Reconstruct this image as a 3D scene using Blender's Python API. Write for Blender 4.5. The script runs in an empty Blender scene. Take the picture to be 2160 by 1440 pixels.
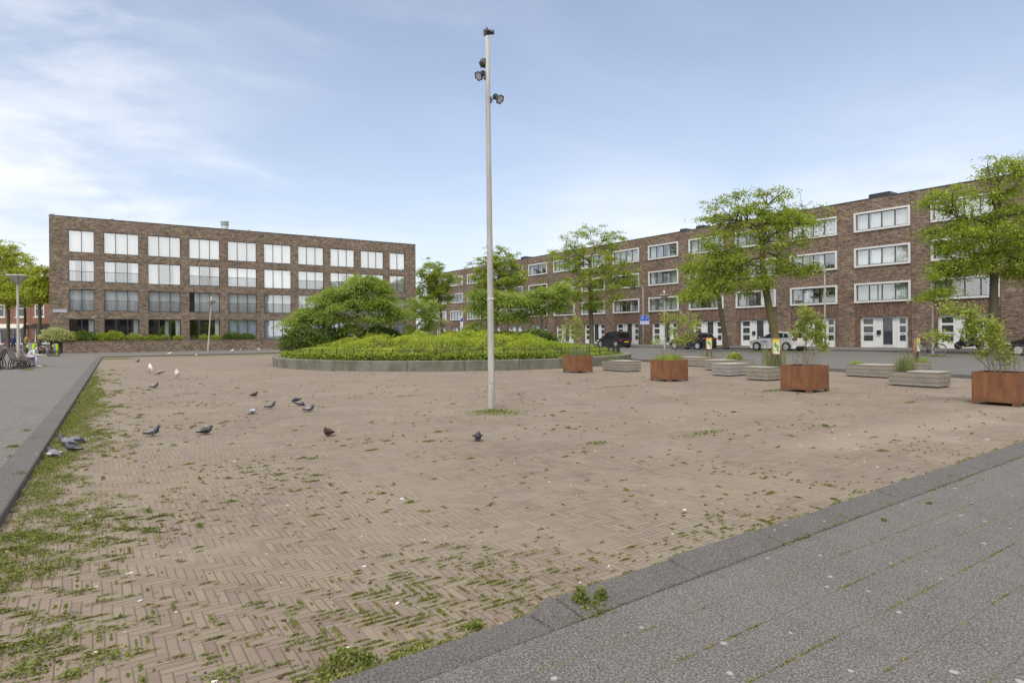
import bpy, bmesh, math, random
import numpy as np
from mathutils import Vector, Matrix
SC = bpy.context.scene
COL = SC.collection
rad = math.radians

# ------------------------------------------------------------------ camera
F_PX, CAM_H, CX, ROLL = 1320.0, 1.6, 1080.0, math.atan(0.0072)
YC = 711 - 0.0072 * 1080
cam_d = bpy.data.cameras.new('camera')
cam = bpy.data.objects.new('camera', cam_d); COL.objects.link(cam)
cam_d.sensor_fit = 'HORIZONTAL'; cam_d.sensor_width = 36; cam_d.lens = F_PX / 2160 * 36
cam_d.shift_y = -(720 - YC) / 2160
cam_d.clip_start = 0.05; cam_d.clip_end = 4000
cam.location = (0, 0, CAM_H)
cam.rotation_euler = (Matrix.Rotation(rad(90), 3, 'X') @ Matrix.Rotation(-ROLL, 3, 'Z')).to_euler()
SC.camera = cam

# ------------------------------------------------------------------ light
SUN_EL, SUN_AZ = 52, 196          # azimuth clockwise from +Y
SKY_STRENGTH, SUN_STRENGTH, EXPOSURE = 0.12, 1.6, 0.46
SC.view_settings.view_transform = 'Standard'; SC.view_settings.look = 'None'
SC.view_settings.exposure = EXPOSURE; SC.view_settings.gamma = 1
SC.cycles.max_bounces = 8; SC.cycles.transparent_max_bounces = 12
sd = bpy.data.lights.new('sun', 'SUN'); sd.energy = SUN_STRENGTH; sd.angle = rad(14); sd.color = (1, .95, .87)
sun = bpy.data.objects.new('sun', sd); COL.objects.link(sun)
_a, _e = rad(SUN_AZ), rad(SUN_EL)
sdir = Vector((math.sin(_a) * math.cos(_e), math.cos(_a) * math.cos(_e), math.sin(_e)))
sun.rotation_euler = sdir.to_track_quat('Z', 'Y').to_euler()
sun.location = sdir * 200


class NT:
    """thin wrapper for building node trees"""
    def __init__(s, tree): s.t = tree; tree.nodes.clear()
    def n(s, typ, props=None, **inp):
        nd = s.t.nodes.new('ShaderNode' + typ)
        for k, v in (props or {}).items(): setattr(nd, k, v)
        for k, v in inp.items():
            key = int(k[1:]) if k[0] == 'i' and k[1:].isdigit() else k.replace('_', ' ')
            sk = nd.inputs[key]
            if isinstance(v, bpy.types.NodeSocket): s.t.links.new(v, sk)
            elif v is not None:
                if sk.type == 'RGBA' and not hasattr(v, '__len__'): v = (v, v, v, 1)
                elif sk.type == 'RGBA' and len(v) == 3: v = (*v, 1)
                sk.default_value = v
        return nd
    def m(s, op, a, b=None, c=None, clamp=False):
        nd = s.t.nodes.new('ShaderNodeMath'); nd.operation = op; nd.use_clamp = clamp
        for i, v in enumerate((a, b, c)):
            if v is None: continue
            if isinstance(v, bpy.types.NodeSocket): s.t.links.new(v, nd.inputs[i])
            else: nd.inputs[i].default_value = v
        return nd.outputs[0]
    def mix(s, f, a, b, blend='MIX'):
        nd = s.t.nodes.new('ShaderNodeMix'); nd.data_type = 'RGBA'; nd.blend_type = blend
        for i, v in ((0, f), (6, a), (7, b)):
            if isinstance(v, bpy.types.NodeSocket): s.t.links.new(v, nd.inputs[i])
            else: nd.inputs[i].default_value = (*v, 1) if hasattr(v, '__len__') and len(v) == 3 else v
        return nd.outputs[2]
    def step(s, v, lo, hi):
        nd = s.n('MapRange', dict(interpolation_type='SMOOTHSTEP'), Value=v, i1=lo, i2=hi)
        return nd.outputs[0]
    def ramp(s, f, stops):
        nd = s.n('ValToRGB', None, Fac=f); el = nd.color_ramp.elements
        while len(el) < len(stops): el.new(.5)
        for e, (p, c) in zip(el, stops): e.position = p; e.color = (*c, 1)
        return nd.outputs[0]
    def noise(s, vec, scale, detail=2, rough=.5):
        return s.n('TexNoise', None, Vector=vec, Scale=scale, Detail=detail, Roughness=rough).outputs[0]
    def scalev(s, vec, x, y, z):
        return s.n('VectorMath', dict(operation='MULTIPLY'), i0=vec, i1=(x, y, z)).outputs[0]
    def rotz(s, vec, a):
        return s.n('VectorRotate', dict(rotation_type='Z_AXIS'), Vector=vec, Angle=a).outputs[0]
    def pos(s): return s.n('NewGeometry').outputs['Position']
    def obj(s): return s.n('TexCoord').outputs['Object']
    def xyz(s, vec):
        o = s.n('SeparateXYZ', None, Vector=vec).outputs; return o[0], o[1], o[2]
    def comb(s, x, y, z=0.0): return s.n('CombineXYZ', None, X=x, Y=y, Z=z).outputs[0]
    def out(s, col, rough=.7, bump=None, bstr=.3, bdist=.01, **kw):
        p = s.n('BsdfPrincipled', None, Base_Color=col, Roughness=rough, **kw)
        if bump is not None:
            b = s.n('Bump', None, Strength=bstr, Distance=bdist, Height=bump)
            s.t.links.new(b.outputs[0], p.inputs['Normal'])
        o = s.n('OutputMaterial', None, Surface=p.outputs[0])
        return p


def mat(name):
    m = bpy.data.materials.new(name); m.use_nodes = True
    return m, NT(m.node_tree)


# ------------------------------------------------------------------ sky
W = bpy.data.worlds.new('World'); SC.world = W; W.use_nodes = True
t = NT(W.node_tree)
sky = t.n('TexSky', dict(sky_type='NISHITA', sun_disc=False, sun_elevation=rad(SUN_EL), sun_rotation=rad(SUN_AZ),
                         air_density=1.0, dust_density=1.3, ozone_density=1.2)).outputs[0]
d = t.n('TexCoord').outputs['Generated']
dx, dy, dz = t.xyz(d)
dzc = t.m('MAXIMUM', dz, 0.0)
den = t.m('ADD', dzc, .22)
plane = t.comb(t.m('DIVIDE', dx, den), t.m('DIVIDE', dy, den))
pr = t.scalev(t.rotz(plane, rad(-28)), .75, 1.9, 1)
warp = t.n('TexNoise', None, Vector=plane, Scale=1.1, Detail=3).outputs['Color']
pw = t.n('VectorMath', dict(operation='ADD'), i0=pr, i1=t.scalev(warp, 1.3, 1.3, 0)).outputs[0]
c1 = t.step(t.noise(pw, 1.5, 8, .58), .40, .78)
c2 = t.step(t.noise(t.scalev(pw, .7, .9, 1), .6, 3, .5), .35, .7)
wisps = t.m('MULTIPLY', c1, c2)
# bright cloud banks low over the houses (one to the left, one to the right), thin veil everywhere
def bank(ax, ay, az, p):
    dt = t.n('VectorMath', dict(operation='DOT_PRODUCT'), i0=d, i1=Vector((ax, ay, az)).normalized()).outputs['Value']
    return t.m('POWER', t.m('MAXIMUM', dt, 0.0), p)
nb = t.step(t.noise(t.scalev(d, 3, 3, 9), 1.7, 6, .55), .3, .68)
b_left = t.m('MULTIPLY', bank(-.74, 1, .30, 60), nb)
b_right = t.m('MULTIPLY', t.m('MAXIMUM', bank(.66, 1, .05, 60), bank(.2, 1, .06, 100)), t.m('ADD', t.m('MULTIPLY', nb, .75), .25))
leftness = bank(-.75, 1, .35, 3)
hz = t.m('POWER', t.m('SUBTRACT', 1.0, t.m('MINIMUM', dzc, 1.0)), 5.0)
veil = t.m('ADD', t.m('MULTIPLY', hz, .58), .19)
wsp = t.m('MULTIPLY', wisps, t.m('ADD', t.m('MULTIPLY', leftness, .75), .12))
fac = t.m('ADD', t.m('ADD', veil, wsp), t.m('ADD', t.m('MULTIPLY', b_left, .55), t.m('MULTIPLY', b_right, .92)), clamp=True)
sky = t.mix(1.0, sky, (1.0, 1.0, 1.05), 'MULTIPLY')
skym = t.mix(fac, sky, (6.05, 6.3, 6.75))
# bright, slightly warm cloud deck added unseen above the frame for soft neutral light
deck = t.m('MULTIPLY', t.step(dz, .50, .82), .92)
skym = t.mix(deck, skym, (9.2, 8.7, 7.8))
# unseen white haze added low behind the camera to brighten facades and window reflections
back = t.m('MULTIPLY', t.step(dy, .30, -.35), t.m('SUBTRACT', 1.0, t.step(dz, .40, .80)))
skym = t.mix(t.m('MULTIPLY', back, .9), skym, (9.4, 9.3, 9.0))
bg = t.n('Background', None, Color=skym, Strength=SKY_STRENGTH)
t.n('OutputWorld', None, Surface=bg.outputs[0])


# ------------------------------------------------------------------ measuring: a pixel of the photograph to a point on a level
def ray(px, py):
    x, y = px - CX, py - YC
    c, s = math.cos(ROLL), math.sin(ROLL)
    return (c * x - s * y) / F_PX, -(s * x + c * y) / F_PX
def at(px, py, z=0.0):
    a, b = ray(px, py); Y = (z - CAM_H) / b
    return Vector((a * Y, Y, z))
def atY(px, py, Y):
    a, b = ray(px, py)
    return Vector((a * Y, Y, CAM_H + b * Y))


# ------------------------------------------------------------------ mesh helpers
class MB:
    def __init__(s): s.v = []; s.f = []; s.mi = []; s.M = Matrix()
    def add(s, vs, fs, mi=0):
        o = len(s.v)
        s.v += [tuple(s.M @ Vector(v)) for v in vs]
        s.f += [tuple(i + o for i in f) for f in fs]
        s.mi += [mi] * len(fs) if isinstance(mi, int) else mi
        return s
    def box(s, c, d, mi=0, R=None, taper=None):
        x, y, z = d[0] / 2, d[1] / 2, d[2] / 2
        tx, ty = taper or (1, 1)
        vs = [(-x, -y, -z), (x, -y, -z), (x, y, -z), (-x, y, -z), (-x * tx, -y * ty, z), (x * tx, -y * ty, z), (x * tx, y * ty, z), (-x * tx, y * ty, z)]
        vs = [Vector(v) for v in vs]
        if R is not None: vs = [R @ v for v in vs]
        c = Vector(c)
        return s.add([v + c for v in vs], [(0, 3, 2, 1), (4, 5, 6, 7), (0, 1, 5, 4), (1, 2, 6, 5), (2, 3, 7, 6), (3, 0, 4, 7)], mi)
    def b(s, x0, x1, y0, y1, z0, z1, mi=0):
        return s.box(((x0 + x1) / 2, (y0 + y1) / 2, (z0 + z1) / 2), (x1 - x0, y1 - y0, z1 - z0), mi)
    def quad(s, a, b, c, d, mi=0): return s.add([a, b, c, d], [(0, 1, 2, 3)], mi)
    def tube(s, path, r, n=6, mi=0, caps=True, flat=1.0, mis=None):
        P = [Vector(p) for p in path]; k = len(P)
        R = r if hasattr(r, '__len__') else [r] * k
        vs, fs, ms = [], [], []
        prev = None
        for i in range(k):
            T = (P[min(i + 1, k - 1)] - P[max(i - 1, 0)])
            T = T.normalized() if T.length > 1e-9 else Vector((0, 0, 1))
            if prev is None:
                up = Vector((0, 0, 1)) if abs(T.z) < .9 else Vector((0, 1, 0))
                A = T.cross(up).normalized()
            else:
                A = (prev - T * prev.dot(T))
                A = A.normalized() if A.length > 1e-6 else T.orthogonal().normalized()
            prev = A; B = T.cross(A)
            for j in range(n):
                a = 2 * math.pi * j / n
                vs.append(P[i] + A * math.cos(a) * R[i] + B * math.sin(a) * R[i] * flat)
            if i:
                for j in range(n):
                    j2 = (j + 1) % n
                    fs.append(((i - 1) * n + j, (i - 1) * n + j2, i * n + j2, i * n + j)); ms.append(mis[i] if mis else mi)
        if caps:
            fs.append(tuple(range(n - 1, -1, -1))); ms.append(mis[0] if mis else mi)
            fs.append(tuple((k - 1) * n + j for j in range(n))); ms.append(mis[-1] if mis else mi)
        return s.add(vs, fs, ms)
    def lathe(s, prof, n=16, mi=0, c=(0, 0, 0), R=None, mis=None):
        vs, fs, ms = [], [], []
        for (r, z) in prof:
            for j in range(n):
                a = 2 * math.pi * j / n; vs.append(Vector((r * math.cos(a), r * math.sin(a), z)))
        for i in range(1, len(prof)):
            for j in range(n):
                j2 = (j + 1) % n
                fs.append(((i - 1) * n + j, (i - 1) * n + j2, i * n + j2, i * n + j)); ms.append(mis[i - 1] if mis else mi)
        if prof[0][0] > 1e-4: fs.append(tuple(range(n - 1, -1, -1))); ms.append(mis[0] if mis else mi)
        if prof[-1][0] > 1e-4: fs.append(tuple((len(prof) - 1) * n + j for j in range(n))); ms.append(mis[-1] if mis else mi)
        if R is not None: vs = [R @ v for v in vs]
        c = Vector(c)
        return s.add([v + c for v in vs], fs, ms)
    def prism(s, poly, z0, z1, mi=0):
        n = len(poly)
        vs = [(x, y, z0) for x, y in poly] + [(x, y, z1) for x, y in poly]
        fs = [tuple(range(n - 1, -1, -1)), tuple(range(n, 2 * n))] + [(i, (i + 1) % n, (i + 1) % n + n, i + n) for i in range(n)]
        return s.add(vs, fs, mi)
    def ball(s, c, r, n=10, mi=0):
        prof = [(max(1e-5, math.sin(math.pi * i / 7)), -math.cos(math.pi * i / 7)) for i in range(8)]
        rr = r if hasattr(r, '__len__') else (r, r, r)
        R = Matrix.Diagonal(Vector(rr))
        return s.lathe(prof, n, mi, c, R)
    def mesh(s, name, mats, smooth=False):
        me = bpy.data.meshes.new(name); me.from_pydata(s.v, [], s.f)
        for m in (mats if isinstance(mats, (list, tuple)) else [mats]): me.materials.append(m)
        me.polygons.foreach_set('material_index', s.mi)
        if smooth: me.polygons.foreach_set('use_smooth', [True] * len(s.f))
        me.update()
        return me
    def build(s, name, mats, parent=None, smooth=False, bevel=0, seg=2, loc=None):
        o = put(name, s.mesh(name, mats, smooth), parent, loc)
        if bevel:
            b = o.modifiers.new('bevel', 'BEVEL'); b.width = bevel; b.segments = seg; b.limit_method = 'ANGLE'; b.angle_limit = rad(30)
        return o


def put(name, data, parent=None, loc=None, rz=None):
    o = bpy.data.objects.new(name, data); COL.objects.link(o)
    if parent is not None: o.parent = parent
    if loc is not None: o.location = loc
    if rz is not None: o.rotation_euler = (0, 0, rz)
    return o
def tag(o, label, cat, group=None):
    o['label'] = label; o['category'] = cat
    if group: o['group'] = group
    return o
def thing(name, label, cat, loc=(0, 0, 0), rz=0.0, group=None):
    o = put(name, None, None, loc, rz); o.empty_display_size = .2
    return tag(o, label, cat, group)
def structure(o): o['kind'] = 'structure'; return o
def stuff(o): o['kind'] = 'stuff'; return o
def copy_tree(o, parent=None):
    c = o.copy(); COL.objects.link(c)
    if parent is not None: c.parent = parent
    for ch in list(o.children): copy_tree(ch, c)
    return c
def text(name, body, size, parent, loc, rot, m, align='CENTER', ext=.002):
    cu = bpy.data.curves.new(name, 'FONT'); cu.body = body; cu.size = size; cu.extrude = ext
    cu.align_x = align; cu.align_y = 'CENTER'; cu.materials.append(m)
    tmp = bpy.data.objects.new(name, cu); COL.objects.link(tmp); bpy.context.view_layer.update()
    me = bpy.data.meshes.new_from_object(tmp.evaluated_get(bpy.context.evaluated_depsgraph_get()))
    bpy.data.objects.remove(tmp); me.name = name
    if not me.materials: me.materials.append(m)
    o = put(name, me, parent, loc); o.rotation_euler = rot
    return o
def fast_mesh(name, V, nper, mats, smooth=False, mi=None):
    """V: (faces, nper, 3) separate faces"""
    nf = len(V); me = bpy.data.meshes.new(name)
    me.vertices.add(nf * nper); me.vertices.foreach_set('co', np.ascontiguousarray(V, dtype=np.float32).ravel())
    me.loops.add(nf * nper); me.loops.foreach_set('vertex_index', np.arange(nf * nper, dtype=np.int32))
    me.polygons.add(nf); me.polygons.foreach_set('loop_start', np.arange(0, nf * nper, nper, dtype=np.int32))
    for m in (mats if isinstance(mats, (list, tuple)) else [mats]): me.materials.append(m)
    if mi is not None: me.polygons.foreach_set('material_index', np.asarray(mi, dtype=np.int32))
    me.update(calc_edges=True); me.validate()
    return me
def leaf_quads(rng, P, L, Wd, up=.6, droop=0.0, spread=1.0, axis=None):
    """rhombic leaflets around points P"""
    n = len(P)
    nrm = rng.normal(size=(n, 3)) * spread; nrm[:, 2] += up * 3
    nrm /= np.linalg.norm(nrm, axis=1)[:, None]
    ax = rng.normal(size=(n, 3)) if axis is None else axis + rng.normal(size=(n, 3)) * .35
    ax[:, 2] -= droop
    ax -= nrm * (ax * nrm).sum(1)[:, None]; ax /= np.linalg.norm(ax, axis=1)[:, None] + 1e-9
    side = np.cross(nrm, ax)
    l = (L * rng.uniform(.6, 1.25, n))[:, None]; w = (Wd * rng.uniform(.7, 1.2, n))[:, None]
    a = P - ax * l * .5; b = P + side * w * .5 - ax * l * .05 + nrm * w * .12; c = P + ax * l * .5; e = P - side * w * .5 - ax * l * .05 + nrm * w * .12
    return np.stack([a, b, c, e], 1)

# ------------------------------------------------------------------ materials
PLAZA = rad(34.3)
M = {}

def flat(name, col, rough=.6, metal=0.0, var=.12, scale=6, bump=0, coat=0):
    m, t = mat(name); v = t.obj()
    n = t.noise(v, scale, 4, .6)
    k = t.m('ADD', t.m('MULTIPLY', n, 2 * var), 1 - var)
    c = t.n('VectorMath', dict(operation='SCALE'), i0=tuple(col)); t.t.links.new(k, c.inputs['Scale'])
    p = t.out(c.outputs[0], rough, bump=n if bump else None, bstr=bump, Metallic=metal)
    p.inputs['Coat Weight'].default_value = coat
    M[name] = m
    return m

def brick_mat(name, light, mid, dark, streak, soldier=False, seed=0, moss=0.0):
    m, t = mat(name); o = t.obj()
    x, y, z = t.xyz(o)
    u = t.m('ADD', x, y)
    vec = t.comb(z, u) if soldier else t.comb(u, z)
    bt = t.n('TexBrick', dict(offset=.5), Vector=vec, Color1=(0, 0, 0), Color2=(1, 1, 1), Mortar=(0.5, .5, .5), Scale=1.0,
             Mortar_Size=.006, Mortar_Smooth=.3, Bias=0.0, Brick_Width=.215, Row_Height=.058)
    uu, vv = (z, u) if soldier else (u, z)
    st = t.noise(t.comb(t.m('MULTIPLY', uu, 2.8), t.m('MULTIPLY', vv, 11.0), seed), 1.0, 3, .7)
    st2 = t.noise(t.comb(t.m('MULTIPLY', uu, 1.0), t.m('MULTIPLY', vv, 4.2), seed + 7), 1.0, 4, .65)
    big = t.noise(t.comb(t.m('MULTIPLY', u, .35), t.m('MULTIPLY', z, .5), seed + 3), 1.0, 3, .55)
    f = t.m('ADD', t.m('MULTIPLY', t.n('SeparateColor', None, Color=bt.outputs['Color']).outputs[0], .62), t.m('ADD', t.m('MULTIPLY', t.m('SUBTRACT', st, .5), 1.15), t.m('ADD', t.m('MULTIPLY', t.m('SUBTRACT', st2, .5), 1.0), .24)))
    c = t.ramp(f, [(.28, dark), (.48, mid), (.66, mid), (.80, light)])
    c = t.mix(t.step(t.m('ADD', t.m('MULTIPLY', st, .55), t.m('MULTIPLY', st2, .45)), .57, .66), c, streak)
    k = t.m('ADD', t.m('MULTIPLY', big, .8), .55)
    cc = t.n('VectorMath', dict(operation='SCALE'), i0=c); t.t.links.new(k, cc.inputs['Scale'])
    c = t.mix(t.m('MULTIPLY', bt.outputs['Fac'], .55), cc.outputs[0], (.12, .105, .09))
    if moss:
        g = t.m('MULTIPLY', t.step(t.noise(t.comb(t.m('MULTIPLY', u, 1.5), t.m('MULTIPLY', z, .9), 4.0), 1.0, 4, .6), .58, .75), moss)
        c = t.mix(g, c, (.10, .105, .035))
    t.out(c, .9, bump=t.m('ADD', t.m('MULTIPLY', bt.outputs['Fac'], -1.0), st), bstr=.6, bdist=.012)
    M[name] = m
brick_mat('brown_brick', (.315, .245, .185), (.195, .147, .109), (.087, .066, .049), (.46, .385, .305), seed=1.0)
brick_mat('terrace_brick', (.30, .225, .17), (.195, .138, .104), (.096, .068, .052), (.41, .33, .255), seed=5.0, moss=.25)
brick_mat('soldier_brick', (.25, .165, .118), (.158, .094, .068), (.08, .048, .038), (.40, .30, .22), soldier=True, seed=9.0)
brick_mat('red_brick', (.30, .16, .11), (.24, .115, .075), (.15, .07, .05), (.30, .18, .12), seed=12.0)

# herringbone clay pavers
_ta, _tb = at(1580, 968), at(2090, 872)
_td = (_tb - _ta).normalized()
TRK = (-_td.y, _td.x, _td.y * _ta.x - _td.x * _ta.y)
def herringbone():
    m, t = mat('herringbone_brick'); P = t.pos()
    q = t.rotz(P, -PLAZA)
    wob = t.n('TexNoise', None, Vector=q, Scale=.9, Detail=2).outputs['Color']
    q2 = t.n('VectorMath', dict(operation='ADD'), i0=q, i1=t.scalev(wob, .05, .05, 0)).outputs[0]
    wob2 = t.n('TexNoise', None, Vector=q, Scale=9, Detail=1).outputs['Color']
    q2 = t.n('VectorMath', dict(operation='ADD'), i0=q2, i1=t.scalev(wob2, .006, .006, 0)).outputs[0]
    x, y, _ = t.xyz(q2); w = .0525
    x, y = t.m('DIVIDE', x, w), t.m('DIVIDE', y, -w)
    i, j = t.m('FLOOR', x), t.m('FLOOR', y)
    fx, fy = t.m('SUBTRACT', x, i), t.m('SUBTRACT', y, j)
    k = t.m('FLOORED_MODULO', t.m('SUBTRACT', i, j), 8.0)
    k = t.m('ROUND', k)
    hor = t.m('LESS_THAN', k, 3.5); ver = t.m('SUBTRACT', 1.0, hor)
    al = t.m('ADD', t.m('MULTIPLY', hor, t.m('ADD', k, fx)), t.m('MULTIPLY', ver, t.m('ADD', t.m('SUBTRACT', 7.0, k), fy)))
    ac = t.m('ADD', t.m('MULTIPLY', hor, fy), t.m('MULTIPLY', ver, fx))
    idx = t.m('SUBTRACT', i, t.m('MULTIPLY', hor, k))
    idy = t.m('SUBTRACT', j, t.m('MULTIPLY', ver, t.m('SUBTRACT', 7.0, k)))
    rnd = t.n('TexWhiteNoise', dict(noise_dimensions='3D'), Vector=t.comb(idx, idy, hor)).outputs['Value']
    e = t.m('MINIMUM', t.m('MINIMUM', al, t.m('SUBTRACT', 4.0, al)), t.m('MINIMUM', ac, t.m('SUBTRACT', 1.0, ac)))
    n1 = t.noise(q, .55, 5, .6); n2 = t.noise(q, 7, 5, .65); n3 = t.noise(q, 60, 3, .6)
    edge = t.m('SUBTRACT', 1.0, t.step(t.m('ADD', e, t.m('MULTIPLY', t.m('SUBTRACT', n3, .5), .06)), .035, .10))
    col = t.ramp(rnd, [(0, (.170, .125, .100)), (.3, (.212, .158, .126)), (.6, (.226, .177, .138)), (.85, (.242, .190, .142)), (1, (.188, .148, .122))])
    col = t.mix(t.m('MULTIPLY', t.step(n1, .35, .7), .6), col, (.245, .21, .168))        # sand and dust
    col = t.mix(t.m('MULTIPLY', t.step(n2, .5, .75), .35), col, (.150, .124, .108))
    col = t.mix(t.m('MULTIPLY', t.step(n3, .5, .8), .25), col, (.27, .245, .215))
    # joints: sand, dirt, in places moss
    mo = t.step(t.noise(q, 2.3, 4, .6), .48, .62)
    jc = t.mix(t.m('MULTIPLY', mo, .8), (.095, .078, .066), (.105, .108, .04))
    jc = t.mix(t.step(t.noise(q, 1.1, 3), .52, .66), jc, (.225, .20, .16))
    col = t.mix(t.m('MULTIPLY', edge, .78), col, jc)
    # sand drifts near the kerb
    col = t.mix(t.m('MULTIPLY', t.step(t.noise(q, .8, 5, .7), .60, .72), .5), col, (.285, .255, .215))
    # seedlings and moss specks, thick towards the left kerb
    vs_ = t.n('TexVoronoi', dict(feature='F1'), Vector=t.scalev(q2, 1, 1, 1), Scale=10.0)
    rs_ = t.n('SeparateColor', None, Color=vs_.outputs['Color'])
    xw, yw, _z = t.xyz(P)
    lf = t.m('ADD', t.m('MULTIPLY', xw, -.843), t.m('MULTIPLY', yw, -.534))
    lft = t.step(t.m('ADD', lf, t.m('MULTIPLY', n1, 3.0)), -9.0, 1.5)
    dn_s = t.m('MULTIPLY', t.m('ADD', t.m('MULTIPLY', lft, .55), .10), t.step(t.noise(q, 1.4, 3), .38, .62))
    sd_s = t.m('MULTIPLY', t.step(t.m('SUBTRACT', t.m('ADD', t.m('MULTIPLY', rs_.outputs[0], .22), .10), vs_.outputs['Distance']), 0.0, .10), t.m('LESS_THAN', rs_.outputs[1], dn_s))
    col = t.mix(t.m('MULTIPLY', sd_s, .85), col, (.115, .125, .04))
    # a dusty track towards the street, darker worn patches
    xq, yq, _ = t.xyz(P)
    ln = t.m('ADD', t.m('MULTIPLY', xq, TRK[0]), t.m('ADD', t.m('MULTIPLY', yq, TRK[1]), TRK[2]))
    ln = t.m('ABSOLUTE', t.m('ADD', ln, t.m('MULTIPLY', t.m('SUBTRACT', n1, .5), 1.6)))
    trk = t.m('MULTIPLY', t.m('MULTIPLY', t.m('SUBTRACT', 1.0, t.step(ln, .05, .75)), t.step(xq, 2.6, 5.0)), t.m('ADD', t.m('MULTIPLY', n2, .8), .15))
    col = t.mix(t.m('MULTIPLY', trk, .5), col, (.36, .315, .25))
    pt = t.noise(t.scalev(q, 1, 1.6, 1), .28, 4, .6)
    col = t.mix(t.m('MULTIPLY', t.step(pt, .52, .72), .38), col, (.135, .105, .088))
    col = t.mix(t.m('MULTIPLY', t.step(t.noise(q, .19, 3, .5), .50, .66), .30), col, (.27, .225, .165))
    # pale droppings
    vo = t.n('TexVoronoi', dict(feature='F1'), Vector=t.n('VectorMath', dict(operation='ADD'), i0=q, i1=t.scalev(wob2, .08, .08, 0)).outputs[0], Scale=3.1)
    r1 = t.n('SeparateColor', None, Color=vo.outputs['Color'])
    rad_ = t.m('MULTIPLY', t.m('POWER', r1.outputs[0], 3.0), .10)
    spot = t.m('MULTIPLY', t.step(t.m('SUBTRACT', rad_, vo.outputs['Distance']), 0.0, .02), t.m('GREATER_THAN', r1.outputs[1], .45))
    col = t.mix(t.m('MULTIPLY', spot, .8), col, (.62, .60, .58))
    vo2 = t.n('TexVoronoi', dict(feature='F1'), Vector=q, Scale=11.0)
    r2 = t.n('SeparateColor', None, Color=vo2.outputs['Color'])
    spot2 = t.m('MULTIPLY', t.step(t.m('SUBTRACT', t.m('MULTIPLY', r2.outputs[0], .13), vo2.outputs['Distance']), 0.0, .03), t.m('GREATER_THAN', r2.outputs[1], .78))
    col = t.mix(t.m('MULTIPLY', spot2, .6), col, (.60, .56, .50))
    h = t.m('ADD', t.m('ADD', t.step(e, .0, .16), t.m('MULTIPLY', n3, .25)), t.m('MULTIPLY', rnd, .35))
    t.out(col, .92, bump=h, bstr=.55, bdist=.006)
    M['herringbone_brick'] = m
herringbone()

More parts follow.
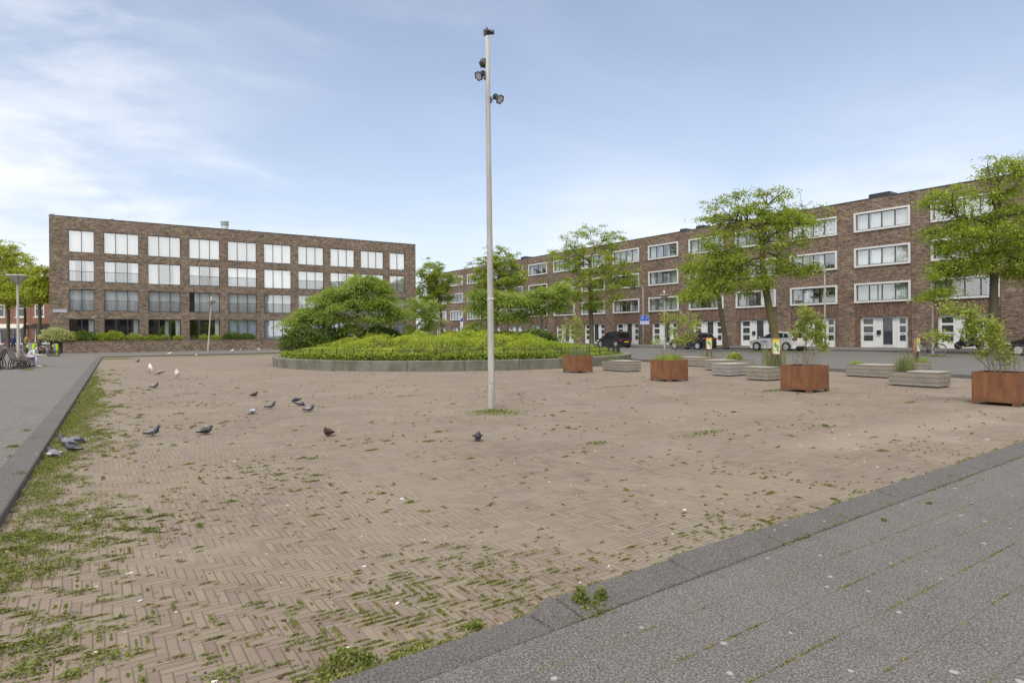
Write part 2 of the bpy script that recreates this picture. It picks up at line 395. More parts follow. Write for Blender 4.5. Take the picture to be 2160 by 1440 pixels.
def paving(name, base, spots=1.0, tile=.305, joints=True, rot=PLAZA, speck=(.27, .26, .25), moss=.9, rowoff=.0, light=1.0):
    m, t = mat(name); P = t.pos(); q = t.rotz(P, -rot)
    x, y, _ = t.xyz(q)
    y = t.m('ADD', y, rowoff)
    row = t.m('FLOOR', t.m('DIVIDE', y, tile))
    xs = t.m('ADD', t.m('DIVIDE', x, tile), t.m('MULTIPLY', t.m('FLOORED_MODULO', row, 2.0), .5))
    ci = t.m('FLOOR', xs)
    fx, fy = t.m('SUBTRACT', xs, ci), t.m('SUBTRACT', t.m('DIVIDE', y, tile), row)
    ex = t.m('MINIMUM', fx, t.m('SUBTRACT', 1.0, fx)); ey = t.m('MINIMUM', fy, t.m('SUBTRACT', 1.0, fy))
    rnd = t.n('TexWhiteNoise', dict(noise_dimensions='2D'), Vector=t.comb(ci, row)).outputs['Value']
    n1 = t.noise(q, .7, 5, .6); n2 = t.noise(q, 82, 3, .75); n4 = t.noise(q, 190, 1, .5); n5 = t.noise(q, 11, 4, .6)
    b = Vector(base)
    col = t.mix(t.step(n1, .3, .7), tuple(b * .88), tuple(b * 1.12))
    col = t.mix(t.m('MULTIPLY', rnd, .35), col, (b[0] * 1.12, b[1] * 1.06, b[2] * 1.05))
    col = t.mix(t.m('MULTIPLY', t.step(n5, .45, .75), .35), col, tuple(b * .72))
    n6 = t.noise(q, 2.3, 4, .7)
    col = t.mix(t.m('MULTIPLY', t.step(n6, .48, .66), .45), col, tuple(b * .78))
    col = t.mix(t.m('MULTIPLY', t.step(n6, .46, .34), .35), col, tuple(b * 1.28))
    col = t.mix(t.m('MULTIPLY', t.step(n2, .50, .64), .8), col, speck)
    col = t.mix(t.m('MULTIPLY', t.step(n2, .48, .36), .85), col, tuple(b * .36))
    col = t.mix(t.m('MULTIPLY', t.step(n4, .55, .75), .5), col, speck)
    h = n2
    if joints:
        jx = t.m('SUBTRACT', 1.0, t.step(ex, .008, .026)); jy = t.m('SUBTRACT', 1.0, t.step(ey, .006, .022))
        jn = t.noise(q, 5, 3, .6)
        col = t.mix(t.m('MULTIPLY', jx, .28), col, (.055, .052, .048))
        col = t.mix(t.m('MULTIPLY', jy, .42), col, (.075, .07, .06))
        wide = t.m('SUBTRACT', 1.0, t.step(t.m('ADD', ey, t.m('MULTIPLY', t.m('SUBTRACT', jn, .5), .05)), .018, .045))
        mossy = t.m('MULTIPLY', t.m('MULTIPLY', wide, moss), t.m('MULTIPLY', t.step(jn, .52, .64), t.step(t.noise(q, .9, 3), .40, .60)))
        col = t.mix(mossy, col, (.15, .155, .05))
        h = t.m('SUBTRACT', n2, t.m('MULTIPLY', t.m('MAXIMUM', jx, jy), 1.5))
    if spots:
        nz = t.n('TexNoise', None, Vector=q, Scale=14, Detail=2).outputs['Color']
        qv = t.n('VectorMath', dict(operation='ADD'), i0=q, i1=t.scalev(nz, .035, .035, 0)).outputs[0]
        vo = t.n('TexVoronoi', dict(feature='F1'), Vector=qv, Scale=6.0)
        r = t.n('SeparateColor', None, Color=vo.outputs['Color'])
        pop = t.m('ADD', t.m('MULTIPLY', t.step(t.noise(q, .5, 2), .36, .54), .45), .38)
        on = t.m('LESS_THAN', r.outputs[1], pop)
        sp = t.m('MULTIPLY', t.step(t.m('SUBTRACT', t.m('ADD', t.m('MULTIPLY', r.outputs[0], .085), .055), vo.outputs['Distance']), 0.0, .025), on)
        col = t.mix(t.m('MULTIPLY', sp, .7 * spots), col, (.40, .40, .385))
    t.out(col, .9, bump=h, bstr=.35, bdist=.004)
    M[name] = m
paving('concrete_slab', (.112, .103, .099), 1.0, rowoff=.11)
paving('pavement_slab', (.128, .119, .112), 1.0, rot=rad(122.3), moss=.3, tile=.305)
paving('kerb_stone', (.098, .091, .087), .6, joints=False, speck=(.18, .178, .172))
paving('street_paver', (.125, .120, .118), .5, tile=.22, moss=.15, rot=rad(120), speck=(.20, .195, .19))
paving('street_kerb', (.10, .098, .095), 0, joints=False)

# concrete of the round wall
m, t = mat('mossy_concrete'); o = t.pos(); x, y, z = t.xyz(o)
n = t.noise(o, 1.3, 5, .6); n2 = t.noise(t.scalev(o, 1.1, 1.1, .5), 1.6, 5, .65); nf = t.noise(o, 30, 3, .6)
c = t.mix(t.step(n, .3, .7), (.135, .132, .112), (.20, .195, .17))
c = t.mix(t.m('MULTIPLY', t.step(n2, .42, .68), .8), c, (.085, .09, .052))
c = t.mix(t.m('MULTIPLY', t.step(nf, .5, .8), .3), c, (.34, .33, .30))
t.out(c, .9, bump=nf, bstr=.3); M['mossy_concrete'] = m

# rusted steel
m, t = mat('rusted_steel'); o = t.obj()
n = t.noise(t.scalev(o, 5, 5, .8), 1.6, 5, .65); n2 = t.noise(o, 3.5, 6, .7); n3 = t.noise(o, 60, 3, .6)
c = t.ramp(t.m('ADD', t.m('MULTIPLY', n, .55), t.m('MULTIPLY', n2, .45)), [(.30, (.085, .040, .024)), (.48, (.185, .080, .036)), (.60, (.245, .108, .048)), (.75, (.30, .16, .08))])
c = t.mix(t.m('MULTIPLY', t.step(n3, .5, .8), .35), c, (.12, .05, .028))
x, y, z = t.xyz(o)
c = t.mix(t.m('MULTIPLY', t.step(t.m('ADD', z, t.m('MULTIPLY', n2, .22)), .30, .14), .5), c, (.095, .05, .035))
t.out(c, .82, bump=n3, bstr=.25, Metallic=.1); M['rusted_steel'] = m

# weathered timber (planks along local x, stacked in z)
def timber(name, a, b, cdark, plank=.135):
    m, t = mat(name); o = t.obj(); x, y, z = t.xyz(o)
    rowf = t.m('DIVIDE', z, plank); r = t.m('FLOOR', rowf); f = t.m('SUBTRACT', rowf, r)
    rnd = t.n('TexWhiteNoise', dict(noise_dimensions='1D'), W=t.m('ADD', r, .3)).outputs['Value']
    g = t.noise(t.comb(t.m('MULTIPLY', t.m('ADD', x, y), 3.0), t.m('MULTIPLY', z, 60.0), t.m('MULTIPLY', y, 6.0)), 1.0, 5, .65)
    n = t.noise(o, 3, 4, .6)
    c = t.mix(t.step(g, .3, .7), a, b)
    c = t.mix(t.m('MULTIPLY', rnd, .4), c, tuple(Vector(a) * .8))
    c = t.mix(t.m('MULTIPLY', t.step(n, .5, .75), .5), c, cdark)
    jt = t.m('SUBTRACT', 1.0, t.step(t.m('MINIMUM', f, t.m('SUBTRACT', 1.0, f)), .03, .08))
    c = t.mix(t.m('MULTIPLY', jt, .8), c, (.05, .045, .038))
    t.out(c, .88, bump=t.m('SUBTRACT', g, jt), bstr=.4); M[name] = m
timber('weathered_timber', (.215, .19, .16), (.30, .27, .235), (.15, .14, .105))
timber('grey_timber', (.24, .215, .215), (.34, .31, .30), (.17, .15, .145))
timber('bench_timber', (.17, .12, .10), (.32, .255, .22), (.13, .09, .075), plank=9)
timber('post_timber', (.30, .17, .085), (.37, .225, .125), (.22, .125, .07), plank=9)
m, t = mat('seat_slats'); o = t.obj(); x, y, z = t.xyz(o)
f = t.m('FRACT', t.m('DIVIDE', x, .11)); e = t.m('MINIMUM', f, t.m('SUBTRACT', 1.0, f))
g = t.noise(t.scalev(o, 40, 2.5, 1), 1.0, 4, .6)
c = t.mix(t.step(g, .3, .7), (.30, .275, .24), (.43, .40, .36))
c = t.mix(t.m('SUBTRACT', 1.0, t.step(e, .04, .10)), c, (.06, .055, .045))
t.out(c, .85); M['seat_slats'] = m

# painted metal of masts: grey paint with flaking and grime
def painted(name, col, grime):
    m, t = mat(name); o = t.obj()
    n = t.noise(t.scalev(o, 6, 6, 1.2), 1.0, 5, .65); n2 = t.noise(t.scalev(o, 18, 18, 5), 1.0, 4, .7)
    c = t.mix(t.step(n, .35, .75), col, tuple(Vector(col) * .72))
    c = t.mix(t.step(n2, .62, .70), c, grime)
    t.out(c, .55); M[name] = m
painted('mast_paint', (.43, .42, .395), (.17, .145, .12))
painted('lamp_paint', (.46, .45, .41), (.30, .28, .25))

flat('white_paint', (.62, .62, .625), .45, var=.05)
flat('door_white', (.66, .67, .68), .4, var=.04)
flat('dark_frame', (.045, .052, .062), .45)
flat('grey_frame', (.075, .085, .095), .45)
flat('black_iron', (.02, .018, .018), .5)
flat('black_plastic', (.015, .015, .016), .45)
flat('lamp_body', (.055, .06, .068), .45, metal=.3)
flat('roof_felt', (.09, .088, .085), .9)
flat('zinc', (.55, .56, .56), .5)
flat('soil', (.075, .055, .04), .95, var=.35, scale=20)
flat('bark', (.085, .07, .045), .95, var=.4, scale=9, bump=.6)
flat('green_bark', (.115, .098, .042), .95, var=.4, scale=7, bump=.6)
flat('twig', (.07, .052, .036), .9)
flat('grey_twig', (.20, .17, .14), .9)
flat('interior', (.16, .155, .13), .9)
flat('lime_green', (.40, .60, .03), .5, var=.04)
flat('grey_panel', (.23, .24, .26), .5)
flat('sign_blue', (.02, .085, .48), .4, var=.03)
flat('sign_lilac', (.50, .50, .70), .45, var=.03)
flat('sign_white', (.74, .74, .75), .4, var=.03)
flat('street_blue', (.36, .38, .50), .5, var=.05)
flat('plate_yellow', (.75, .50, .02), .4, var=.03)
flat('red_lamp', (.24, .012, .02), .2, coat=.6)
flat('head_lamp', (.55, .57, .6), .12, coat=.8)
flat('car_white', (.80, .81, .83), .3, var=.02, coat=.8)
flat('car_black', (.012, .013, .016), .22, var=.02, coat=1.0)
flat('car_blue', (.010, .013, .024), .22, var=.02, coat=1.0)
flat('car_silver', (.45, .46, .47), .3, metal=.4, var=.02, coat=.8)
flat('tyre', (.018, .018, .018), .85)
flat('alloy', (.50, .51, .52), .35, metal=.6)
flat('skin', (.50, .30, .21), .55, var=.05)
flat('hair_brown', (.075, .042, .025), .7)
flat('sweater', (.74, .74, .70), .9, var=.10, scale=14)
flat('trousers', (.62, .60, .76), .85, var=.10, scale=12)
flat('shoe_white', (.70, .70, .70), .6, var=.05)
flat('navy_cloth', (.03, .03, .10), .9)
flat('mustard_cloth', (.28, .19, .05), .9)
flat('dark_cloth', (.03, .03, .04), .9)
flat('red_cloth', (.40, .03, .04), .8)
flat('awning_white', (.55, .54, .50), .8)
flat('paper', (.72, .71, .69), .8, var=.05)
flat('poster_yellow', (.55, .49, .07), .5, var=.08)
flat('poster_green', (.12, .29, .11), .5, var=.15)
flat('poster_white', (.70, .70, .62), .5, var=.08)
# birds
flat('feather_grey', (.185, .185, .215), .8, var=.25, scale=30)
flat('feather_dark', (.05, .05, .06), .7, var=.4, scale=40)
flat('feather_brown', (.06, .042, .036), .7, var=.4, scale=40)
flat('feather_pale', (.36, .36, .41), .8, var=.2, scale=30)
flat('feather_neck', (.05, .055, .08), .5, var=.4, scale=50)
flat('feather_white', (.72, .71, .69), .8, var=.06)
flat('feather_mottled', (.27, .23, .19), .8, var=.5, scale=45)
flat('beak_yellow', (.6, .38, .05), .5)
flat('leg_red', (.35, .07, .06), .6)

# glass panes: part mirror, part clear
def glass(name, refl, tint=(1, 1, 1)):
    m, t = mat(name)
    bf = t.n('NewGeometry').outputs['Backfacing']
    fr = t.n('Fresnel', None, IOR=t.m('SUBTRACT', 1.5, t.m('MULTIPLY', bf, 1.5 - 1 / 1.5))).outputs[0]
    f = t.m('ADD', t.m('MULTIPLY', fr, 1.2), refl, clamp=True)
    wob = t.noise(t.obj(), .8, 2); b = t.n('Bump', None, Strength=.08, Distance=.02, Height=wob).outputs[0]
    g = t.n('BsdfGlossy', None, Color=(.92, .95, .97), Roughness=.015, Normal=b).outputs[0]
    tr = t.n('BsdfTransparent', None, Color=tint).outputs[0]
    mx = t.n('MixShader', None, i0=f, i1=tr, i2=g).outputs[0]
    t.n('OutputMaterial', None, Surface=mx); M[name] = m
glass('window_glass', .22, (.88, .91, .91))
glass('bright_glass', .38, (.95, .97, .97))
glass('dark_glass', .06, (.10, .12, .13))
flat('car_glass', (.010, .012, .014), .06, var=.02)
M['car_glass'].node_tree.nodes['Principled BSDF'].inputs['Specular IOR Level'].default_value = .3

def curtain_mat(name, col, transl=.0):
    m, t = mat(name); o = t.obj(); x, y, z = t.xyz(o)
    n = t.noise(t.comb(t.m('MULTIPLY', x, 9.0), t.m('MULTIPLY', z, .25), 0.0), 1.0, 3, .6)
    oi = t.n('ObjectInfo').outputs['Random']
    k = t.m('ADD', t.m('MULTIPLY', n, .34), t.m('ADD', t.m('MULTIPLY', oi, .34), .58))
    c = t.n('VectorMath', dict(operation='SCALE'), i0=col); t.t.links.new(k, c.inputs['Scale'])
    t.out(c.outputs[0], .9); M[name] = m
curtain_mat('sheer_curtain', (.78, .785, .79))
curtain_mat('grey_curtain', (.74, .75, .77))
curtain_mat('blue_curtain', (.42, .46, .56))
curtain_mat('dark_curtain', (.26, .235, .21))
curtain_mat('green_curtain', (.50, .58, .56))

def leaf_mat(name, a, b, c, clump=.6, transl=.5, isl=.45):
    m, t = mat(name); P = t.pos()
    ri = t.n('NewGeometry').outputs['Random Per Island']
    n = t.noise(P, clump, 3, .6)
    f = t.m('ADD', t.m('MULTIPLY', ri, isl), t.m('MULTIPLY', t.m('SUBTRACT', n, .25 - (.55 - isl) * .5), .9))
    col = t.ramp(f, [(.12, a), (.5, b), (.9, c)])
    dfs = t.n('BsdfPrincipled', None, Base_Color=col, Roughness=.55).outputs[0]
    trc = t.n('VectorMath', dict(operation='MULTIPLY'), i0=col, i1=(1.1, 1.15, .6)).outputs[0]
    tr = t.n('BsdfTranslucent', None, Color=trc).outputs[0]
    mx = t.n('MixShader', None, i0=transl, i1=dfs, i2=tr).outputs[0]
    t.n('OutputMaterial', None, Surface=mx); M[name] = m
leaf_mat('locust_leaf', (.11, .155, .018), (.285, .36, .042), (.48, .54, .09), clump=.8, isl=.55)
leaf_mat('far_leaf', (.24, .28, .028), (.42, .47, .06), (.56, .58, .12), isl=.6)
leaf_mat('dogwood_leaf', (.14, .21, .035), (.29, .38, .075), (.50, .56, .22))
leaf_mat('gold_leaf', (.22, .29, .03), (.40, .455, .06), (.56, .575, .13), clump=1.3, isl=.2)
leaf_mat('hedge_leaf', (.19, .27, .03), (.33, .41, .055), (.45, .50, .10), clump=1.4, isl=.25)
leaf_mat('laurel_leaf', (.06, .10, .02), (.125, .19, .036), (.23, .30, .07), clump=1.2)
leaf_mat('variegated_leaf', (.22, .27, .08), (.48, .50, .24), (.70, .69, .48), clump=2.5)
leaf_mat('sapling_leaf', (.18, .24, .04), (.32, .38, .08), (.46, .48, .14), clump=2.0)
leaf_mat('weed_leaf', (.085, .115, .018), (.165, .20, .032), (.26, .28, .065), clump=3.0, transl=.25)
leaf_mat('moss_leaf', (.12, .125, .032), (.20, .205, .05), (.30, .28, .10), clump=3.0, transl=.2)
leaf_mat('reed_leaf', (.13, .16, .06), (.22, .26, .11), (.34, .36, .20), clump=3.0, transl=.3)
leaf_mat('seed_head', (.16, .12, .09), (.24, .19, .15), (.30, .25, .2), clump=3.0, transl=.2)

# ------------------------------------------------------------------ the ground
def sheet(name, pts, z, m, thick=None):
    mb = MB()
    if thick: mb.prism([(p[0], p[1]) for p in pts], z - thick, z)
    else: mb.add([(p[0], p[1], z) for p in pts], [tuple(range(len(pts)))])
    return structure(mb.build(name, M[m]))
V2 = lambda a: Vector((math.cos(rad(a)), math.sin(rad(a))))
def line_x(p, a, q, b):
    d, e = V2(a), V2(b); r = Vector(q[:2]) - Vector(p[:2])
    s = (r.x * e.y - r.y * e.x) / (d.x * e.y - d.y * e.x)
    return Vector(p[:2]) + d * s
ZL, ZN, ZS, ZP = .08, .035, .12, .25         # left pavement, near pavement, street, far pavement
kl0, kl1 = at(216, 752, ZL), at(105, 927, ZL)
A_L = math.degrees(math.atan2((kl0 - kl1).y, (kl0 - kl1).x))
kb = at(590, 743, ZL)
A_B = math.degrees(math.atan2((kb - kl0).y, (kb - kl0).x))
kn0, kn1 = at(1190, 1253, .05), at(2160, 932, .05)
A_N = math.degrees(math.atan2((kn1 - kn0).y, (kn1 - kn0).x))
ks0, ks1 = at(1331, 757, ZS), at(2010, 789, ZS)
A_S = math.degrees(math.atan2((ks0 - ks1).y, (ks0 - ks1).x))
cA = line_x(kn0, A_N, kl1, A_L); cB = Vector(kl0[:2]); cC = line_x(kl0, A_B, ks0, A_S); cD = line_x(kn0, A_N, ks1, A_S)
sheet('ground', [(-900, -900), (900, -900), (900, 900), (-900, 900)], -.06, 'street_paver')
e = .4
sheet('brick_plaza', [cA - V2(A_N) * e - V2(A_L) * e, cD + V2(A_N) * e - V2(A_S) * e, cC + V2(A_S) * e + V2(A_B) * e, cB - V2(A_B) * e + V2(A_L) * e], 0.0, 'herringbone_brick')

def kerb(name, path, w, ztop, m, side, label_z=-.05, bevel=.02, stone=1.0, joint=.006):
    """kerb stones laid along a path; side=+1 puts the stones to the left of the walking direction"""
    mb = MB()
    for a, b in zip(path[:-1], path[1:]):
        a, b = Vector(a[:2]), Vector(b[:2]); L = (b - a).length; d = (b - a) / L; nn = Vector((-d.y, d.x)) * side * w
        k = max(1, round(L / stone))
        for i in range(k):
            p = a + d * (L * i / k + joint); q = a + d * (L * (i + 1) / k - joint)
            poly = [p, q, q + nn, p + nn]
            if side < 0: poly = poly[::-1]
            mb.prism([tuple(v) for v in poly], label_z, ztop + random.uniform(-.003, .003))
    return structure(mb.build(name, M[m], bevel=bevel))
random.seed(4)
KW = .30
# left and back kerb (outside of the field = left of A->B->C)
dl, db, dn, ds = V2(A_L), V2(A_B), V2(A_N), V2(A_S)
nl, nb_, nn_, ns_ = Vector((-dl.y, dl.x)), Vector((-db.y, db.x)), Vector((dn.y, -dn.x)), Vector((-ds.y, ds.x)) * -1
oA = line_x(Vector(cA) + nn_ * KW, A_N, Vector(cA) + nl * KW, A_L)
oB = line_x(Vector(cB) + nl * KW, A_L, Vector(cB) + nb_ * KW, A_B)
kerb('kerb', [cA, cB], KW, ZL + .012, 'kerb_stone', +1, stone=1.5)
kerb('kerb', [oB, cC - db * .2], KW * .9, ZL + .010, 'kerb_stone', 0, stone=1.0) if False else None
mb = MB()
L = (cC - cB).length; k = int(L)
for i in range(k):
    p = cB + db * (L * i / k + .006); q = cB + db * (L * (i + 1) / k - .006)
    mb.prism([tuple(p), tuple(q), tuple(q + nb_ * KW), tuple(p + nb_ * KW)], -.05, ZL + .012)
mb.prism([tuple(cB + nl * .003), tuple(cB + nb_ * KW), tuple(oB), tuple(cB + nl * KW)], -.05, ZL + .011)
structure(mb.build('kerb', M['kerb_stone'], bevel=.02))
# near kerb: flush stretch, a ramp stone, then a raised stretch set back a little towards the bricks
kink = Vector(at(1131, 1287, .03)[:2]); kink0 = kink - dn * (kink - cA).length
pl = at(700, 1437, .02); pr_ = at(1113, 1300, .02)
off0 = (Vector(pr_[:2]) - Vector(kn0[:2])).dot(nn_)       # how far the flush stretch lies nearer the camera
s_k = (Vector(pr_[:2]) - Vector(kn0[:2])).dot(dn)
base0 = Vector(kn0[:2])
P = lambda s, o: base0 + dn * s + nn_ * o
sA = (cA - base0).dot(dn)
mb = MB(); KN = .29
s0 = sA - .5
while s0 < s_k - .02:
    s1 = min(s0 + 1.0, s_k)
    if s_k - s1 < .3: s1 = s_k
    j0, j1 = random.uniform(-.008, .008), random.uniform(-.008, .008)
    mb.prism([tuple(P(s0 + .004, KN)), tuple(P(s1 - .004, KN)), tuple(P(s1 - .004, off0 + j1)), tuple(P(s0 + .004, off0 + j0))], -.05, ZN + .006 + random.uniform(-.003, .003))
    s0 = s1
h1 = .085
R0, R1 = s_k + .004, s_k + .20
zf = ZN + .006
mb.add([(*P(R0, KN), -.05), (*P(R1, KN), -.05), (*P(R1, 0), -.05), (*P(R0, off0), -.05),
        (*P(R0, KN), zf), (*P(R1, KN), zf + .005), (*P(R1, 0), h1), (*P(R0, off0), zf)],
       [(3, 2, 1, 0), (4, 5, 6, 7), (0, 1, 5, 4), (1, 2, 6, 5), (2, 3, 7, 6), (3, 0, 4, 7)])
s0 = R1 + .006; sD = (cD - base0).dot(dn)
while s0 < sD + 3:
    s1 = s0 + 1.0
    a, b, c, dd = P(s0 + .004, KN), P(s1 - .004, KN), P(s1 - .004, .0), P(s0 + .004, .0)
    zz = h1 + random.uniform(-.010, .008); jo = random.uniform(-.012, .010); c = P(s1 - .004, jo); dd = P(s0 + .004, jo + random.uniform(-.006, .006))
    # sloping face on the brick side, top falling to the slabs
    vs = [(*a, -.05), (*b, -.05), (*c, -.05), (*dd, -.05), (*a, ZN + .012), (*b, ZN + .012), (*(P(s1 - .004, .03 + jo)), zz + random.uniform(-.004, .004)), (*(P(s0 + .004, .03 + jo)), zz)]
    mb.add(vs, [(3, 2, 1, 0), (4, 5, 6, 7), (0, 1, 5, 4), (1, 2, 6, 5), (2, 3, 7, 6), (3, 0, 4, 7)])
    s0 = s1
structure(mb.build('kerb', M['kerb_stone'], bevel=.018))
sheet('near_pavement', [P(sA - 12, KN + .004), P(sA - 12, 60), P(sD + 60, 60), P(sD + 60, KN + .004)], ZN, 'concrete_slab')
# left and back pavement
sheet('pavement', [oA - dl * .3, Vector(oA) - dl * .3 + V2(A_N + 180) * 40, (-150, 30), (-150, 150), (10, 150), cC + nb_ * KW + db * .2, oB], ZL, 'pavement_slab')
# street beside the field and the pavement in front of the terrace
sc0 = cD - ds * 30; sc1 = cC + ds * 30
mb = MB(); L = (sc1 - sc0).length; k = int(L)
for i in range(k):
    p = sc0 + ds * (L * i / k + .005); q = sc0 + ds * (L * (i + 1) / k - .005)
    mb.prism([tuple(p), tuple(q), tuple(q + ns_ * .15), tuple(p + ns_ * .15)][::-1], -.05, ZS + .012)
structure(mb.build('street_kerb', M['street_kerb'], bevel=.015))

# ------------------------------------------------------------------ buildings
def facade(mb, x0, x1, z0, z1, ops, dep, mi_rule=None, rev_mi=0):
    """wall face in the plane y=0 with real openings (xa, xb, za, zb) and their reveals"""
    xs = sorted({x0, x1, *[v for o in ops for v in o[:2]]}); zs = sorted({z0, z1, *[v for o in ops for v in o[2:4]]})
    for a, b in zip(xs[:-1], xs[1:]):
        xm = (a + b) / 2; col = [o for o in ops if o[0] < xm < o[1]]
        for c, d in zip(zs[:-1], zs[1:]):
            zm = (c + d) / 2
            if any(o[2] < zm < o[3] for o in col): continue
            mb.quad((a, 0, c), (b, 0, c), (b, 0, d), (a, 0, d), mi_rule(xm, zm) if mi_rule else 0)
    for (a, b, c, d, *r) in ops:
        D = r[0] if r else dep
        mb.quad((a, 0, c), (a, 0, d), (a, D, d), (a, D, c), rev_mi); mb.quad((b, 0, d), (b, 0, c), (b, D, c), (b, D, d), rev_mi)
        mb.quad((a, 0, d), (b, 0, d), (b, D, d), (a, D, d), rev_mi); mb.quad((a, 0, c), (a, D, c), (b, D, c), (b, 0, c), rev_mi)

def ring(mb, x0, x1, z0, z1, y0, y1, w, mi=0):
    mb.b(x0, x0 + w, y0, y1, z0, z1, mi); mb.b(x1 - w, x1, y0, y1, z0, z1, mi)
    mb.b(x0 + w, x1 - w, y0, y1, z0, z0 + w, mi); mb.b(x0 + w, x1 - w, y0, y1, z1 - w, z1, mi)
def pleats(w, h, n, amp=.03, name='curtain', m='sheer_curtain', x0=0.0):
    mb = MB(); vs = []; fs = []
    for i in range(n + 1):
        x = x0 + w * i / n; y = amp * (1 if i % 2 else -1) * random.uniform(.6, 1.2)
        vs += [(x, y, 0), (x, y * .8, h)]
    for i in range(n): fs.append((2 * i, 2 * i + 2, 2 * i + 3, 2 * i + 1))
    mb.add(vs, fs); return mb.mesh(name, M[m], smooth=False)

random.seed(11)
# --- the apartment building across the square
n1 = Vector((math.sin(rad(34.3)), -math.cos(rad(34.3))))
W0 = at(150, 744, .12)
Fp = Vector(W0[:2]) + n1 * -1.9
LBo = Fp + V2(34.3) * -1.643
LB = thing('apartment_building', 'four storey brown brick apartment building with rows of wide dark framed windows', 'building', (LBo.x, LBo.y, 0), PLAZA)
LBW, LBH, LBD = 37.2, 12.86, 11.0
cols = [(1.46, 3.48)] + [(4.25 + 3.68 * k, 4.25 + 3.68 * k + 2.91) for k in range(8)] + [(33.7, 35.74)]
rows = [(1.2, 3.27), (4.02, 6.08), (6.77, 8.85), (9.57, 11.66)]
ops = [(a, b, c, d) for a, b in cols for c, d in rows]
mb = MB()
facade(mb, 0, LBW, 0, LBH, ops, .16)
mb.quad((0, 0, 0), (0, 0, LBH), (0, LBD, LBH), (0, LBD, 0)); mb.quad((LBW, 0, 0), (LBW, LBD, 0), (LBW, LBD, LBH), (LBW, 0, LBH))
mb.quad((LBW, LBD, 0), (0, LBD, 0), (0, LBD, LBH), (LBW, LBD, LBH))
mb.build('wall', M['brown_brick'], LB)
mb = MB(); mb.b(.2, LBW - .2, .2, LBD - .2, LBH - .45, LBH - .35)
mb.build('roof', M['roof_felt'], LB)
mb = MB(); mb.b(-.02, LBW + .02, -.025, .28, LBH, LBH + .06); mb.b(-.02, .26, .28, LBD, LBH, LBH + .06); mb.b(LBW - .26, LBW + .02, .28, LBD, LBH, LBH + .06)
mb.build('coping', M['dark_frame'], LB)
mb = MB()
for z in (3.55, 6.35, 9.15): mb.b(.3, LBW - .3, .9, LBD - .3, z, z + .2)
mb.b(.3, LBW - .3, 4.2, 4.4, .5, LBH - .5)
for x in [3.85 + 3.68 * k for k in range(9)]: mb.b(x - .1, x + .1, .5, 4.2, .5, LBH - .5)
mb.build('interior', M['interior'], LB)
mb = MB(); mb.lathe([(.36, LBH - .4), (.36, LBH + .72), (.44, LBH + .72), (.44, LBH + .82), (.34, LBH + .83), (.34, LBH + .98), (.46, LBH + 1.0), (.46, LBH + 1.12), (.3, LBH + 1.16)], 14, 0, (15.3, 1.6, 0), mis=[0, 1, 1, 1, 1, 0, 0, 0])
flat('vent_green', (.30, .40, .36), .5)
mb.build('flue', [M['zinc'], M['vent_green']], LB)

def left_window(w, h, panes):
    f = MB(); ring(f, 0, w, 0, h, .04, .12, .055)
    pw = w / panes
    for i in range(1, panes): f.b(pw * i - .03, pw * i + .03, .045, .115, .055, h - .055)
    f.b(-.02, w + .02, -.035, .04, -.05, .03)
    g = MB(); g.quad((.05, .08, .05), (w - .05, .08, .05), (w - .05, .08, h - .05), (.05, .08, h - .05))
    r = MB(); r.b(.0, w, -.005, .025, 1.0, 1.035); r.b(0, w, -.005, .025, .07, .095)
    x = .06
    while x < w - .03: r.b(x, x + .016, .0, .016, .095, 1.0); x += .11
    return f.mesh('window_frame', M['dark_frame']), g.mesh('window_pane', M['window_glass']), r.mesh('balustrade', M['dark_frame']), g.mesh('window_pane', M['bright_glass'])
LWm = {3: left_window(2.91, 2.08, 3), 2: left_window(2.03, 2.08, 2)}
plm = {}
def curtain(parent, w, h, m, y, n, x0=0.0):
    key = (round(w, 2), round(h, 2), m, n, random.randrange(2), round(x0, 2))
    if key not in plm: plm[key] = pleats(w, h, n, .028, m=m, x0=x0)
    return put('curtain', plm[key], parent, (0, y, 0))
for ci, (a, b) in enumerate(cols):
    pn = 3 if b - a > 2.5 else 2
    for ri, (c, d) in enumerate(rows):
        fm, gm, rm, gb = LWm[pn]
        w = put('window', fm, LB, (a, .04, c))
        put('window_pane', gb if ri >= 2 else gm, w)
        if ri in (1, 2) and not (ri == 2 and ci % 3 == 2): put('balustrade', rm, w)
        W_ = b - a - .08
        if ri == 3: curtain(w, W_, 2.04, 'sheer_curtain', .22, 46, .04)
        elif ri == 2:
            if ci in (0, 1, 2, 3, 7): wl = random.uniform(.4, 1.3); curtain(w, round(wl, 1), 2.04, 'sheer_curtain', .22, 14, .04); curtain(w, .6, 2.04, 'sheer_curtain', .22, 12, W_ - .56)
            else: curtain(w, W_, 2.04, 'sheer_curtain', .22, 46, .04)
        elif ri == 1:
            if ci == 3: curtain(w, W_ - .5, 2.04, 'grey_curtain', .24, 30, .52)
            else: curtain(w, W_, 2.04, 'grey_curtain', .22, 44, .04)
        else:
            if ci in (0, 1, 2, 3):
                curtain(w, .42, 2.04, 'grey_curtain', .24, 9, W_ - .4)
                if ci == 2: curtain(w, .35, 2.04, 'grey_curtain', .5, 7, 1.5)
            else: curtain(w, W_, 2.04, 'blue_curtain', .22, 40, .04)
# street name plate on the wall
sg = thing('street_sign', 'small blue and white street name plate on the brick wall', 'sign', LB.matrix_basis @ Vector((.78, -.03, 4.02)), PLAZA)
mb = MB(); mb.b(-.50, .50, -.012, .012, -.10, .10); mb.build('plate', M['street_blue'], sg)
mb = MB(); ring(mb, -.52, .52, -.12, .12, -.016, .006, .022); mb.build('border', M['sign_white'], sg)

